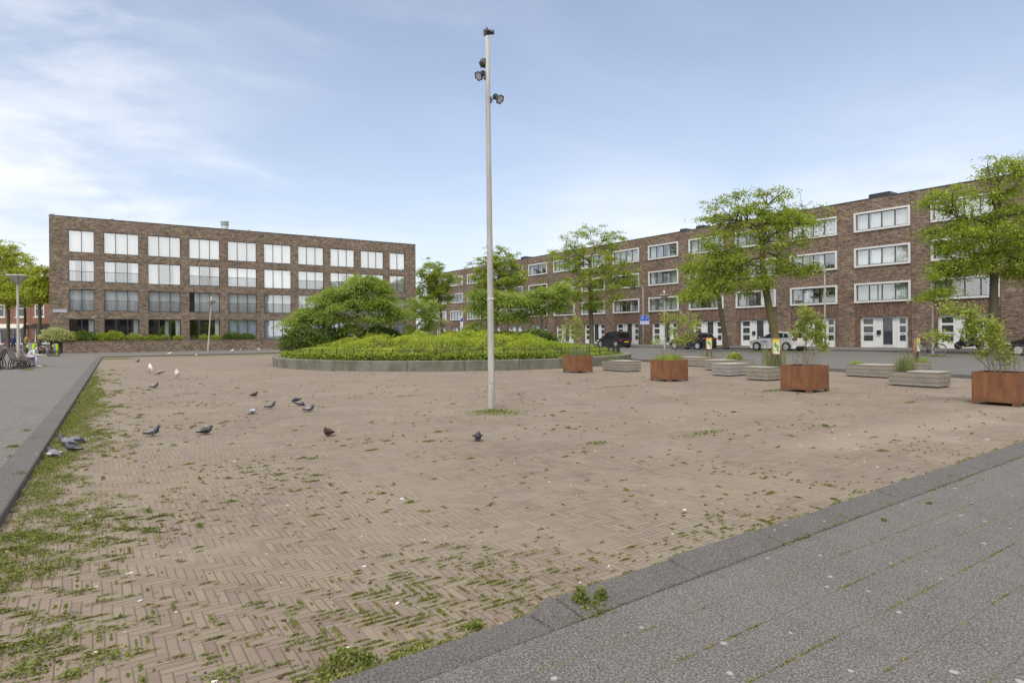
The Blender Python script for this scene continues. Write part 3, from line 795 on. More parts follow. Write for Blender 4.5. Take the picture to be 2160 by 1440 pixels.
# --- raised garden in front of it
GW = thing('garden_wall', 'long low brown brick wall in front of the shrubs', 'wall', (W0.x, W0.y, 0), PLAZA)
mb = MB(); mb.b(-.62, 40, 0, .24, 0, 1.13); mb.b(-.62, -.38, .24, 1.85, 0, 1.13); mb.build('wall', M['brown_brick'], GW)
mb = MB(); mb.b(-.64, 40, -.02, .26, 1.131, 1.19); mb.b(-.64, -.36, .262, 1.85, 1.131, 1.19); mb.build('coping', M['soldier_brick'], GW)
mb = MB()
R_ = Matrix.Translation((W0.x, W0.y, 0)) @ Matrix.Rotation(PLAZA, 4, 'Z'); mb.M = R_
mb.b(-.36, 40, .26, 1.88, .6, 1.06); structure(mb.build('soil', M['soil']))

# --- the long terrace on the right
TA = 124.9 - 180
RBo = at(1813, 731.6, .27)
RB = thing('terraced_building', 'long four storey brown brick terrace with white framed windows and white front doors', 'building', (RBo.x, RBo.y, 0), rad(TA))
RX0, RX1, RH, RD, PIT = -78.0, 31.0, 12.42, 11.0, 5.74
bays = [-.36 + PIT * k for k in range(-13, 6)]
wr = [(3.93, 5.55), (6.87, 8.49), (9.81, 11.42)]
DH = 2.78
ops = []; 
for bx in bays:
    for c, d in wr: ops.append((bx + .1, bx + 4.22, c + .1, d - .1))
    ops.append((bx + .37, bx + 4.08, ZP - .03, DH, .32))
def band(xm, zm):
    for bx in bays:
        if bx <= xm <= bx + 4.31 and zm < 3.95: return 1 if zm > DH or xm < bx + .37 or xm > bx + 4.08 else 0
    return 0
bo = [(bx, bx + 4.31, 0, .0001) for bx in bays]
mb = MB()
class _O(list): pass
xs_extra = [v for bx in bays for v in (bx, bx + 4.31)]
def facade2(mb, x0, x1, z0, z1, ops, dep, rule, xe, ze):
    xs = sorted({x0, x1, *xe, *[v for o in ops for v in o[:2]]}); zs = sorted({z0, z1, *ze, *[v for o in ops for v in o[2:4]]})
    for a, b in zip(xs[:-1], xs[1:]):
        xm = (a + b) / 2; col = [o for o in ops if o[0] < xm < o[1]]
        for c, d in zip(zs[:-1], zs[1:]):
            zm = (c + d) / 2
            if any(o[2] < zm < o[3] for o in col): continue
            mb.quad((a, 0, c), (b, 0, c), (b, 0, d), (a, 0, d), rule(xm, zm))
    for (a, b, c, d, *r) in ops:
        D = r[0] if r else dep
        mb.quad((a, 0, c), (a, 0, d), (a, D, d), (a, D, c)); mb.quad((b, 0, d), (b, 0, c), (b, D, c), (b, D, d))
        mb.quad((a, 0, d), (b, 0, d), (b, D, d), (a, D, d)); mb.quad((a, 0, c), (a, D, c), (b, D, c), (b, 0, c))
facade2(mb, RX0, RX1, 0, RH, ops, .2, band, xs_extra, [3.93])
mb.quad((RX0, 0, 0), (RX0, 0, RH), (RX0, RD, RH), (RX0, RD, 0)); mb.quad((RX1, 0, 0), (RX1, RD, 0), (RX1, RD, RH), (RX1, 0, RH)); mb.quad((RX1, RD, 0), (RX0, RD, 0), (RX0, RD, RH), (RX1, RD, RH))
mb.build('wall', [M['terrace_brick'], M['soldier_brick']], RB)
mb = MB()
for bx in bays: mb.b(bx + 4.31, bx + 4.335, -.004, .02, ZP, RH)
mb.build('expansion_joint', M['black_plastic'], RB)
mb = MB(); mb.b(RX0, RX1, .2, RD, RH - .4, RH - .3); mb.build('roof', M['roof_felt'], RB)
mb = MB(); mb.b(RX0, RX1, -.03, .28, RH, RH + .07); mb.build('coping', M['dark_frame'], RB)
mb = MB()
for z in (3.2, 6.1, 9.0): mb.b(RX0 + .3, RX1 - .3, .9, RD, z, z + .25)
mb.b(RX0 + .3, RX1 - .3, 4.0, 4.2, 0, RH - .5)
for bx in bays: mb.b(bx - .8, bx - .6, .6, 4.0, .3, RH - .5)
mb.build('interior', M['interior'], RB)
for xc, w_, hh in ((1.5, 1.7, .42), (-18.6, 1.0, .32), (-16.4, 1.1, .36), (-48.0, 1.4, .4)):
    mb = MB(); mb.b(xc - w_ / 2, xc + w_ / 2, .35, 1.6, RH + .071, RH + hh)
    for i in range(5): mb.b(xc - w_ / 2 + .08, xc + w_ / 2 - .08, .32, .35, RH + .12 + i * hh * .17, RH + .16 + i * hh * .17)
    mb.build('roof_unit', M['dark_frame'], RB)
WW, WH = 4.31, 1.62
f = MB(); ring(f, 0, WW, 0, WH, -.10, .10, .15); sur_m = f.mesh('window_surround', M['white_paint'])
f = MB(); ring(f, .15, WW - .15, .15, WH - .15, .03, .10, .05)
pw = (WW - .3) / 4
for i in (1, 2, 3): f.b(.15 + pw * i - .04, .15 + pw * i + .04, .032, .098, .2, WH - .2)
fr_m = f.mesh('window_frame', M['grey_frame'])
f = MB(); f.quad((.17, .07, .17), (WW - .17, .07, .17), (WW - .17, .07, WH - .17), (.17, .07, WH - .17)); gl_m = f.mesh('window_pane', M['window_glass'])
# one casement tilted inwards
f = MB(); f.M = Matrix.Translation((.15 + pw, .09, .17)) @ Matrix.Rotation(rad(-7), 4, 'X'); ring(f, .05, pw - .05, .03, WH - .36, 0, .05, .05)
f.quad((.09, .02, .08), (pw - .09, .02, .08), (pw - .09, .02, WH - .42), (.09, .02, WH - .42), 1); ti_m = f.mesh('tilted_casement', [M['grey_frame'], M['bright_glass']])
kinds = ['sheer_curtain', 'grey_curtain', 'grey_curtain', 'dark_curtain', 'green_curtain', 'sheer_curtain', 'dark_curtain']
for bi, bx in enumerate(bays):
    for ri, (c, d) in enumerate(wr):
        w = put('window', sur_m, RB, (bx, 0, c))
        put('window_frame', fr_m, w); put('window_pane', gl_m, w)
        k = bi - 13
        if (k == 0 and ri >= 1) or (k == -1 and ri == 0) or random.random() < .18: put('tilted_casement', ti_m, w)
        if k == 0: curtain(w, WW - .4, 1.3, ['green_curtain', 'sheer_curtain', 'sheer_curtain'][ri], .25, 40, .2).location.z = .16
        elif k == 1 and ri == 0: curtain(w, .9, 1.3, 'dark_curtain', .25, 14, .2).location.z = .16; curtain(w, .6, 1.3, 'blue_curtain', .25, 10, WW - .8).location.z = .16
        else:
            km = random.choice(kinds)
            if random.random() < .55: curtain(w, WW - .4, 1.3, km, .25, 40, .2).location.z = .16
            else:
                curtain(w, 1.1, 1.3, km, .25, 14, .2).location.z = .16; curtain(w, random.choice((.5, 1.4)), 1.3, km, .25, 12, WW - 1.7).location.z = .16
# front doors
def door_mesh(w):
    f = MB(); x0, x1 = .06, w - .06; z0, z1 = ZP + .02, DH - .08
    ps = [(.78, 1.25), (1.47, 1.99), (2.15, 2.6)] if w > 1 else [(.78, 1.25), (1.47, 1.99), (2.15, 2.6)]
    a, b = (.22, w - .24)
    f.b(x0, a, 0, .06, z0, z1); f.b(b, x1, 0, .06, z0, z1)
    zz = z0
    for c, d in ps: f.b(a, b, 0, .06, zz, c); zz = d
    f.b(a, b, 0, .06, zz, z1)
    ring(f, 0, w, ZP + .005, DH - .01, -.03, .0, .06)
    g = MB()
    for c, d in ps: g.quad((a, .03, c), (b, .03, c), (b, .03, d), (a, .03, d))
    h = MB(); h.b(w - .17, w - .12, -.05, -.0, 1.28, 1.5); h.b(w - .155, w - .135, -.09, -.05, 1.36, 1.38)
    l = MB(); l.b(a + .08, b - .08, -.012, .0, 1.32, 1.38)
    return f.mesh('door', M['door_white']), g.mesh('door_pane', M['dark_pane']), h.mesh('door_handle', M['zinc']), l.mesh('letter_flap', M['grey_frame'])
flat('dark_pane', (.045, .052, .06), .08, coat=.6)
D1, D2 = door_mesh(1.22), door_mesh(.92)
f = MB(); z0, z1 = ZP + .02, DH
f.b(1.6, 2.07, .03, .08, z0, z1 - .06); f.b(2.07, 2.90, .03, .08, z0, .44); f.b(2.07, 2.90, .03, .08, 2.72, z1 - .001); f.b(2.90, 3.15, .03, .08, z0, z1 - .06)
f.b(1.595, 1.62, .0, .03, z0, z1 - .06); f.b(3.13, 3.155, 0, .03, z0, z1 - .06); ring(f, 2.07, 2.90, .44, 2.72, .0, .03, .05)
pan_m = f.mesh('door_panel', M['door_white'])
f = MB(); f.quad((2.1, .055, .47), (2.87, .055, .47), (2.87, .055, 2.7), (2.1, .055, 2.7)); sl_m = f.mesh('side_light', M['dark_pane'])
f = MB(); f.b(1.68, 1.95, -.10, .03, 1.30, 1.66); mbx_m = f.mesh('letter_box', M['black_plastic'])
for bi, bx in enumerate(bays):
    for (dm, x) in ((D1, .375), (D2, 3.155)):
        o = put('door', dm[0], RB, (bx + x, .22, 0)); put('door_pane', dm[1], o); put('door_handle', dm[2], o); put('letter_flap', dm[3], o)
    o = put('door_panel', pan_m, RB, (bx, .22, 0)); put('side_light', sl_m, o)
    if bi in (13, 11, 7): put('letter_box', mbx_m, o)
# pavement in front of the terrace, kerb and street
ta = V2(TA); tn = Vector((ta.y, -ta.x))
tn = -Vector((-ta.y, ta.x))
Pp = lambda s, o: Vector(RBo[:2]) + ta * s + tn * o
PW = 7.4
structure(MB().prism([tuple(Pp(-110, PW - .15)), tuple(Pp(45, PW - .15)), tuple(Pp(45, -14)), tuple(Pp(-110, -14))], .0, ZP).build('far_pavement', M['pavement_slab']))
mb = MB()
for i in range(155):
    s = -110 + i
    mb.prism([tuple(Pp(s + .005, PW)), tuple(Pp(s + .995, PW)), tuple(Pp(s + .995, PW - .146)), tuple(Pp(s + .005, PW - .146))], .0, ZP + .012)
structure(mb.build('far_kerb', M['street_kerb'], bevel=.015))
sheet('street', [sc0 + ns_ * .155, Pp(45, PW + .004) + ta * 30, Pp(-110, PW + .004), sc1 + ns_ * .155], ZS, 'street_paver')

# --- old street houses beyond the left corner
def old_house(x, Y, w, h, label, awn, storeys=3, n=2):
    r = thing('town_house', label, 'house', (x, Y, 0), 0, 'red brick houses down the side street')
    mb = MB(); ops = []
    pw = w / n
    for s in range(1, storeys):
        for i in range(n): ops.append((pw * i + pw / 2 - .75, pw * i + pw / 2 + .75, 1.2 + s * 3.3 + .3, 1.2 + s * 3.3 + 2.3))
    ops.append((.6, w - .6, .5, 2.9))
    facade(mb, 0, w, 0, h, ops, .15)
    mb.quad((0, 0, 0), (0, 0, h), (0, 9, h), (0, 9, 0)); mb.quad((w, 0, 0), (w, 9, 0), (w, 9, h), (w, 0, h)); mb.quad((w, 9, 0), (0, 9, 0), (0, 9, h), (w, 9, h)); mb.quad((0, 0, h), (w, 0, h), (w, 9, h), (0, 9, h))
    mb.build('wall', M['red_brick'], r)
    for (a, b, c, d) in ops:
        f = MB(); ring(f, a, b, c, d, .02, .14, .14); f.b(a - .15, b + .15, -.08, .02, c - .14, c)
        if b - a < 2: f.b(a + .14, b - .14, .04, .10, (c + d) / 2 + .3, (c + d) / 2 + .4)
        else:
            for k in range(1, 5): f.b(a + (b - a) * k / 5 - .05, a + (b - a) * k / 5 + .05, .03, .13, c + .14, d - .14)
        o = f.build('window', M['white_paint'], r)
        g = MB(); g.quad((a + .1, .09, c + .1), (b - .1, .09, c + .1), (b - .1, .09, d - .1), (a + .1, .09, d - .1)); g.build('window_pane', M['dark_pane'], o)
    f = MB(); f.b(-.02, w + .02, -.25, 0, h - .35, h + .05); f.build('cornice', M['awning_white'], r)
    f = MB(); f.add([(.4, -.02, 3.7), (w - .4, -.02, 3.7), (w - .4, -1.3, 3.15), (.4, -1.3, 3.15), (.4, -.02, 3.66), (w - .4, -.02, 3.66), (w - .4, -1.3, 2.95), (.4, -1.3, 2.95)],
                    [(0, 1, 2, 3), (7, 6, 5, 4), (3, 2, 6, 7), (0, 3, 7, 4), (2, 1, 5, 6), (0, 4, 5, 1)]); f.build('awning', M[awn], r)
xx = at(0, 733, ZL)
for i, (w_, awn, lab) in enumerate(((6.0, 'awning_white', 'red brick house at the picture edge beyond the first tree trunk'), (6.6, 'awning_white', 'red brick house with a long pale awning over its shop front'),
                                    (5.4, 'black_plastic', 'red brick house with a dark awning beside the apartment building'), (7, 'awning_white', 'red brick house mostly hidden behind the apartment building'))):
    old_house(-89.5 + [0, 6.02, 12.64, 18.06][i], 100, w_, [11.5, 11.2, 11.6, 11.2][i], lab, awn)
old_house(-96.6, 100, 7.0, 11.4, 'red brick house cut off by the picture edge', 'awning_white')

# --- unseen block added behind the camera so the lower windows mirror something dark
ob = thing('reflection_block', 'unseen brown brick block added behind the camera for window reflections', 'building', (-30, -47, 0), PLAZA)
mb = MB(); ops = [(2 + 4 * k, 4.6 + 4 * k, 1.0 + 2.9 * s, 2.8 + 2.9 * s) for k in range(19) for s in range(4)]
OH = 12.4
facade(mb, 0, 80, 0, OH, ops, .2); mb.quad((0, 10, 0), (80, 10, 0), (80, 10, OH), (0, 10, OH)); mb.quad((0, 0, OH), (80, 0, OH), (80, 10, OH), (0, 10, OH)); mb.quad((0, 0, 0), (0, 10, 0), (0, 10, OH), (0, 0, OH)); mb.quad((80, 0, 0), (80, 10, 0), (80, 10, OH), (80, 0, OH))
o = mb.build('wall', M['brown_brick'], ob); o.location = (0, 0, 0)
ob.rotation_euler = (0, 0, PLAZA + math.pi); ob.location = (46, 2, 0)
g = MB()
for (a, b, c, d) in ops: g.quad((a, .18, c), (b, .18, c), (b, .18, d), (a, .18, d))
g.build('glazing', M['dark_pane'], ob)

# ------------------------------------------------------------------ trees
def bez(a, b, c, d, n):
    return [a * (1 - t) ** 3 + b * 3 * t * (1 - t) ** 2 + c * 3 * t * t * (1 - t) + d * t ** 3 for t in [i / n for i in range(n + 1)]]
def kmeans(P, k, rng, it=6):
    C = P[rng.choice(len(P), min(k, len(P)), replace=False)]
    for _ in range(it):
        lab = ((P[:, None] - C[None]) ** 2).sum(2).argmin(1)
        C = np.array([P[lab == i].mean(0) if (lab == i).any() else C[i] for i in range(len(C))])
    return lab, C
def tree(name, label, cat, base, trunk, r0, lobes, seed, leaf='locust_leaf', bark='bark', limbs=7, per=6, nleaf=60, L=.17, Wd=.075,
         sr=.37, sz=.16, group=None, up=.25, droop=.25, stems=None, tipr=.012, limb_r=.42, nside=7, twig='twig', density=1.0, airy=True):
    """trunk: points relative to base; lobes: (centre, radii, tips), relative to base"""
    rng = np.random.default_rng(seed); random.seed(seed)
    root = thing(name, label, cat, base, 0, group)
    tips = []
    for c, r, n in lobes:
        n = int(n * density)
        d = rng.normal(size=(n, 3)); d /= np.linalg.norm(d, axis=1)[:, None]
        q = d * (rng.uniform(.25, 1, n) ** .5)[:, None] * np.array(r) * np.where(rng.uniform(0, 1, (n, 1)) < .16, rng.uniform(1.1, 1.4, (n, 1)), rng.uniform(.8, 1.1, (n, 1)))
        tips.append(np.array(c) + q)
    tips = np.concatenate(tips)
    mb = MB(); tw = MB()
    T = [Vector(p) for p in trunk]; nt = len(T)
    mb.tube([T[0] - Vector((0, 0, .05))] + T, [r0 * 1.35] + [r0 * (1.12 - .55 * i / max(1, nt - 1)) for i in range(nt)], 9)
    lab, Cn = kmeans(tips, limbs, rng)
    order = np.argsort(Cn[:, 2])
    for rank, ki in enumerate(order):
        mem = tips[lab == ki]
        if not len(mem): continue
        c = Vector(Cn[ki])
        f = (rank + .5) / len(order)
        # the lower limbs leave the trunk lower down
        pos = (nt - 1) * (.62 + .38 * f); i0 = min(int(pos), nt - 2); s = T[i0].lerp(T[i0 + 1], pos - i0)
        h = (c - s).length
        if stems:
            s = Vector(stems[rank % len(stems)])
        up_ = Vector((0, 0, h * (.30 if not stems else .5)))
        p1 = s + up_ * .55 + (c - s) * .18 + Vector(rng.normal(size=3) * h * .05)
        p2 = c - (c - s) * .25 + Vector((0, 0, -h * .06)) + Vector(rng.normal(size=3) * h * .07)
        path = bez(s, p1, p2, c, 8)
        rb = r0 * limb_r * (.75 + .5 * random.random())
        mb.tube(path, [rb * (1 - .82 * i / 8) for i in range(9)], nside)
        k2 = max(1, len(mem) // per)
        lab2, C2 = kmeans(mem, k2, rng, 4)
        for g in range(len(C2)):
            m2 = mem[lab2 == g]
            if not len(m2): continue
            c2 = Vector(C2[g])
            # leave the limb at the place nearest to the group, never from its very start
            j = min(range(2, 9), key=lambda q: (path[q] - c2).length + .25 * q * h / 8)
            st = path[max(2, j - 1)]
            hh = (c2 - st).length
            pth = bez(st, st + (c2 - st) * .3 + Vector((0, 0, hh * .18)), c2 - (c2 - st) * .3 + Vector(rng.normal(size=3) * hh * .10), c2, 4)
            r2 = max(tipr * 1.6, rb * .36)
            tw.tube(pth, [r2 * (1 - .6 * i / 4) for i in range(5)], 5, caps=False)
            for p in m2:
                p = Vector(p); hp = (p - c2).length
                if hp < .05: continue
                q = bez(c2, c2 + (p - c2) * .35 + Vector((0, 0, hp * .2)), p - (p - c2) * .2, p, 2)
                tw.tube(q, [tipr * 1.3, tipr, tipr * .5], 3, caps=False)
    if airy:
        mb.build('trunk', M[bark], root, smooth=True); tw.build('branches', M[twig], root, smooth=True)
    else:
        mb.add(tw.v, tw.f, 1); mb.build('trunk', [M[bark], M[twig]], root, smooth=True)
    nl = np.round(rng.gamma(1.6, nleaf / 1.6, len(tips))).astype(int).clip(5, int(nleaf * 3))
    hz_ = (tips[:, 2] - np.percentile(tips[:, 2], 3)) / (np.ptp(tips[:, 2]) + 1e-6)
    thin = np.clip(1.25 - .85 * hz_, .35, 1.2) if airy else np.ones(len(tips))
    nl = np.round(nl * thin).astype(int).clip(4)
    idx = np.repeat(np.arange(len(tips)), nl)
    P = tips[idx] + rng.normal(size=(len(idx), 3)) * np.array([sr, sr, sz]) * rng.uniform(.5, 1.1, (len(idx), 1)) * (.55 + .45 * thin[idx])[:, None]
    dr = np.linalg.norm((P - tips[idx])[:, :2], axis=1)
    P[:, 2] -= dr * droop
    rad_ax = P - tips[idx]; rad_ax /= np.linalg.norm(rad_ax, axis=1)[:, None] + 1e-6
    V = leaf_quads(rng, P, L, Wd, up=up, droop=droop, axis=rad_ax)
    put('crown', fast_mesh('crown', V, 4, [M[leaf]]), root)
    return root

def px_lobes(lobes, Y, base, flat_=.85):
    out = []
    k = Y / F_PX
    for cx_, cy_, rx, ry, n, *dy in lobes:
        c = atY(cx_, cy_, Y + (dy[0] if dy else 0)) - Vector(base)
        out.append((tuple(c), (rx * k, rx * k * flat_, ry * k), n))
    return out
def px_trunk(pts, Y, base):
    return [(0, 0, 0)] + [tuple(atY(x, y, Y) - Vector(base)) for x, y in pts]

GRP = 'honey locust trees along the terrace street'
def street_tree(px, py, z, label, trunk, r0, lobes, seed, **kw):
    b = at(px, py, z); 
    return tree('street_tree', label, 'tree', b, px_trunk(trunk, b.y, b), r0, px_lobes(lobes, b.y, b), seed, group=GRP, **kw)
street_tree(1640, 743, ZS, 'big honey locust with a leaning trunk behind the white car', [(1633, 700), (1622, 650), (1614, 600), (1609, 560), (1606, 500), (1600, 450)], .27,
            [(1545, 440, 62, 42, 75), (1625, 430, 55, 38, 62), (1585, 470, 100, 38, 80), (1690, 455, 75, 26, 70), (1660, 490, 75, 34, 70), (1500, 560, 62, 42, 80), (1590, 540, 95, 42, 100), (1480, 618, 48, 20, 45), (1565, 595, 75, 26, 60), (1680, 568, 52, 15, 32), (1510, 500, 40, 26, 28)], 1,
            bark='green_bark', limbs=11, nleaf=50, L=.19, Wd=.085)
street_tree(2098, 750, ZS, 'tall honey locust rising behind the largest rusty planter', [(2094, 700), (2096, 640), (2097, 580), (2094, 540), (2100, 480), (2108, 420)], .24,
            [(2060, 430, 85, 44, 80), (2125, 375, 72, 44, 80), (2165, 345, 40, 26, 26), (1985, 420, 45, 26, 26), (2010, 500, 62, 36, 60), (2080, 500, 100, 40, 110), (2160, 470, 80, 60, 95), (2010, 565, 50, 22, 45), (2110, 555, 85, 32, 70), (1975, 618, 32, 14, 18), (2190, 560, 60, 40, 45), (2230, 430, 70, 70, 60)], 2,
            limbs=10, nleaf=50, L=.17, Wd=.08)
street_tree(1248, 731, ZS, 'honey locust standing beside the black off-road car', [(1248, 700), (1246, 660), (1247, 625), (1244, 580), (1246, 540)], .26,
            [(1240, 505, 56, 32, 80), (1292, 508, 34, 24, 40), (1190, 545, 44, 28, 55), (1260, 555, 70, 32, 90), (1230, 603, 85, 30, 105), (1318, 585, 40, 22, 42), (1188, 622, 46, 24, 45), (1265, 640, 45, 14, 34)], 3,
            limbs=9, nleaf=58, L=.20, Wd=.09)
street_tree(1532, 733, ZP, 'slim honey locust close to the terrace wall with weeds at its foot', [(1526, 690), (1519, 650), (1514, 610), (1512, 570)], .22,
            [(1500, 590, 50, 26, 40), (1530, 550, 45, 26, 34), (1475, 575, 36, 22, 22)], 4, limbs=6, nleaf=50, L=.22, Wd=.10)
street_tree(1046, 728, ZS, 'honey locust whose crown the grey mast crosses', [(1046, 690), (1048, 650), (1050, 610), (1054, 570)], .25,
            [(1060, 545, 40, 28, 64), (1018, 560, 30, 22, 34), (1050, 590, 60, 28, 85), (1090, 575, 26, 14, 18), (1020, 612, 35, 22, 26), (1075, 620, 40, 18, 26)], 5,
            limbs=8, nleaf=58, L=.24, Wd=.11, density=1.35)
street_tree(932, 725.5, ZS, 'honey locust rising between the apartment building and the terrace', [(932, 690), (930, 660), (926, 630), (918, 590)], .24,
            [(908, 572, 32, 22, 60), (926, 592, 38, 24, 60), (900, 612, 34, 28, 60), (935, 625, 26, 22, 22), (960, 590, 18, 12, 8), (905, 645, 30, 14, 16)], 6,
            limbs=7, nleaf=62, L=.26, Wd=.12, density=1.4)
LG = 'street trees beside the old houses'
for i, (px, Y, r0, lab, lobes) in enumerate((
        (17, 64, .17, 'yellow green street tree at the picture edge behind the bicycles', [(8, 522, 40, 26, 46), (0, 545, 40, 34, 60), (15, 590, 42, 36, 70), (25, 625, 40, 20, 36), (-30, 590, 40, 50, 50)]),
        (52, 68, .15, 'yellow green street tree behind the street lamp by the benches', [(50, 575, 34, 30, 60), (60, 615, 40, 24, 50), (34, 550, 34, 28, 44)]),
        (83, 60, .18, 'street tree with dark low boughs at the corner of the apartment building', [(82, 580, 26, 26, 44), (88, 618, 26, 22, 38), (70, 600, 30, 26, 34), (98, 600, 14, 24, 16)]))):
    b = Vector((atY(px, 700, Y).x, Y, ZL))
    tree('street_tree', lab, 'tree', b, px_trunk([(px, 705), (px + 1, 670), (px, 640), (px + 2, 600)], Y, b), r0, px_lobes(lobes, Y, b, .9), 20 + i, leaf='far_leaf', limbs=7, nleaf=62, L=.24, Wd=.11, group=LG)

# ------------------------------------------------------------------ the round bed
BC = Vector((-2.35, 36.2)); 
pf = at(975, 783, 0); pL, pR = ray(574, 765)[0], ray(1332, 755)[0]
# circle seen between two tangents
aL, aR = math.atan(pL), math.atan(pR); half = (aR - aL) / 2; mid = (aL + aR) / 2
front = pf.y / math.cos(mid) * 1.0
DIST = front / (1 - math.sin(half)); BR = DIST * math.sin(half)
BC = Vector((math.sin(mid) * DIST, math.cos(mid) * DIST))
bed = thing('round_planter_wall', 'low round concrete wall with mossy side around the shrub bed', 'planter wall', (BC.x, BC.y, 0))
mb = MB(); nb2 = 26; TH = .62; BH = .45
for k in range(nb2):
    a0, a1 = 2 * math.pi * k / nb2 + .0006, 2 * math.pi * (k + 1) / nb2 - .0006
    mseg = 5; vs = []; fs = []
    for i in range(mseg + 1):
        a = a0 + (a1 - a0) * i / mseg; c, s = math.cos(a), math.sin(a)
        vs += [(BR * .996 * c, BR * .996 * s, -.02), (BR * c, BR * s, BH), ((BR - TH) * c, (BR - TH) * s, BH), ((BR - TH) * c, (BR - TH) * s, -.02)]
    for i in range(mseg):
        o = i * 4
        for q in range(4): fs.append((o + q, o + 4 + q, o + 4 + (q + 1) % 4, o + (q + 1) % 4))
    fs += [(3, 2, 1, 0), tuple(mseg * 4 + q for q in range(4))]
    mb.add(vs, [tuple(reversed(f)) for f in fs])
mb.build('wall', M['mossy_concrete'], bed, bevel=.02)
fe = thing('wire_fence', 'low black wire fence along the edge of the shrub bed', 'fence', (BC.x, BC.y, 0))
mb = MB(); FR = BR - TH - .03; N = 240
for z in (BH + .06, BH + .24, BH + .44):
    mb.tube([(FR * math.cos(2 * math.pi * i / 120), FR * math.sin(2 * math.pi * i / 120), z) for i in range(121)], .010, 4, caps=False)
for i in range(N * 2): 
    a = math.pi * i / N; 
    if math.sin(a) < .35: mb.tube([(FR * math.cos(a), FR * math.sin(a), BH - .1), (FR * math.cos(a), FR * math.sin(a), BH + .46)], .006, 3, caps=False)
mb.build('wire_mesh', M['black_iron'], fe)
for i in range(0, 60):
    a = 2 * math.pi * i / 60
    if math.sin(a) > .35: continue
    mb = MB(); mb.b(FR * math.cos(a) - .02, FR * math.cos(a) + .02, FR * math.sin(a) - .02, FR * math.sin(a) + .02, BH - .2, BH + .52); mb.build('post', M['black_iron'], fe)
sb = MB(); sb.lathe([(BR - TH + .01, .15), (BR - TH + .01, .38), (0.0001, .5)], 48, 0, (BC.x, BC.y, 0)); structure(sb.build('bed_soil', M['soil']))

rngb = np.random.default_rng(77)
mounds = []
for _ in range(170):
    a = rngb.uniform(0, 2 * np.pi); r = (BR - TH - .9) * np.sqrt(rngb.uniform(0, 1))
    rr = rngb.uniform(.45, 1.2)
    mounds.append((r * np.cos(a), r * np.sin(a), rr, rngb.uniform(.22, .62)))
mounds = np.array(mounds)
def bed_h(x, y):
    r = np.hypot(x, y); edge = np.clip((BR - TH - .15 - r) / 1.2, 0, 1)
    base = .62 + .34 * edge ** .5 + .30 * np.clip((BR - 3 - r) / 5, 0, 1)
    h = np.zeros_like(x)
    for mx, my, mr, mh in mounds:
        d2 = ((x - mx) ** 2 + (y - my) ** 2) / mr ** 2
        h = np.maximum(h, mh * np.sqrt(np.clip(1 - d2, 0, 1)))
    h *= np.clip((BR - TH - .1 - r) / .8, .25, 1)
    right = np.clip((x - 4.0) / 3.0, 0, 1)
    return (base - .32 * right) * np.where(r > BR - TH - .05, .8, 1) + h * (1 - .45 * right)
def bed_pts(n, rin, rout, lo):
    a = rngb.uniform(0, 2 * np.pi, n); r = np.sqrt(rngb.uniform(rin ** 2, rout ** 2, n))
    x, y = r * np.cos(a), r * np.sin(a)
    keep = y < 5.5
    x, y = x[keep], y[keep]
    z = bed_h(x, y) - np.abs(rngb.normal(size=len(x))) * lo
    return np.stack([x, y, z], 1)
Ro = BR - TH - .02
P1 = bed_pts(105000, 0, Ro, .11)
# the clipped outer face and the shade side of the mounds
n2 = 22000
a = rngb.uniform(np.pi * 1.02 - .3, np.pi * 2.0 + .3, n2); r = Ro + rngb.normal(size=n2) * .07
x, y = r * np.cos(a), r * np.sin(a)
z = BH + .02 + (bed_h(x * .97, y * .97) - BH) * rngb.uniform(0, 1.0, n2)
P2 = np.stack([x, y, z], 1)
def split(P):
    nx = np.sin(P[:, 0] * 1.1 + 1.3 * np.sin(P[:, 1] * .7)) + np.sin(P[:, 1] * 1.3 + P[:, 0] * .4)
    right = P[:, 0] > 4.6 + .6 * np.sin(P[:, 1])
    green = right | (nx + rngb.normal(size=len(P)) * .25 > 1.05)
    return green
g1 = split(P1)
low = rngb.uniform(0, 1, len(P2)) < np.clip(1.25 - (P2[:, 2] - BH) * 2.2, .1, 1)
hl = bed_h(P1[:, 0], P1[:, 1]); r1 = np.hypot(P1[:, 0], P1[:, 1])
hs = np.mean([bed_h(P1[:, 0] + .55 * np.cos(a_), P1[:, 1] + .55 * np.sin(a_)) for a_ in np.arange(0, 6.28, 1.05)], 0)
valley_shade = (hs - hl > .05) & (rngb.uniform(0, 1, len(P1)) < .75) & (r1 < Ro - .3)  # darker leaves in the hollows put the shade between mounds into colour
mi1 = np.where(valley_shade, 2, np.where(g1, 1, 0)); mi2 = np.where(low, np.where(rngb.uniform(0, 1, len(P2)) < .45, 2, 1), mi1[:1].repeat(len(P2)))
mi2 = np.where(~low, np.where(split(P2), 1, 0), mi2)
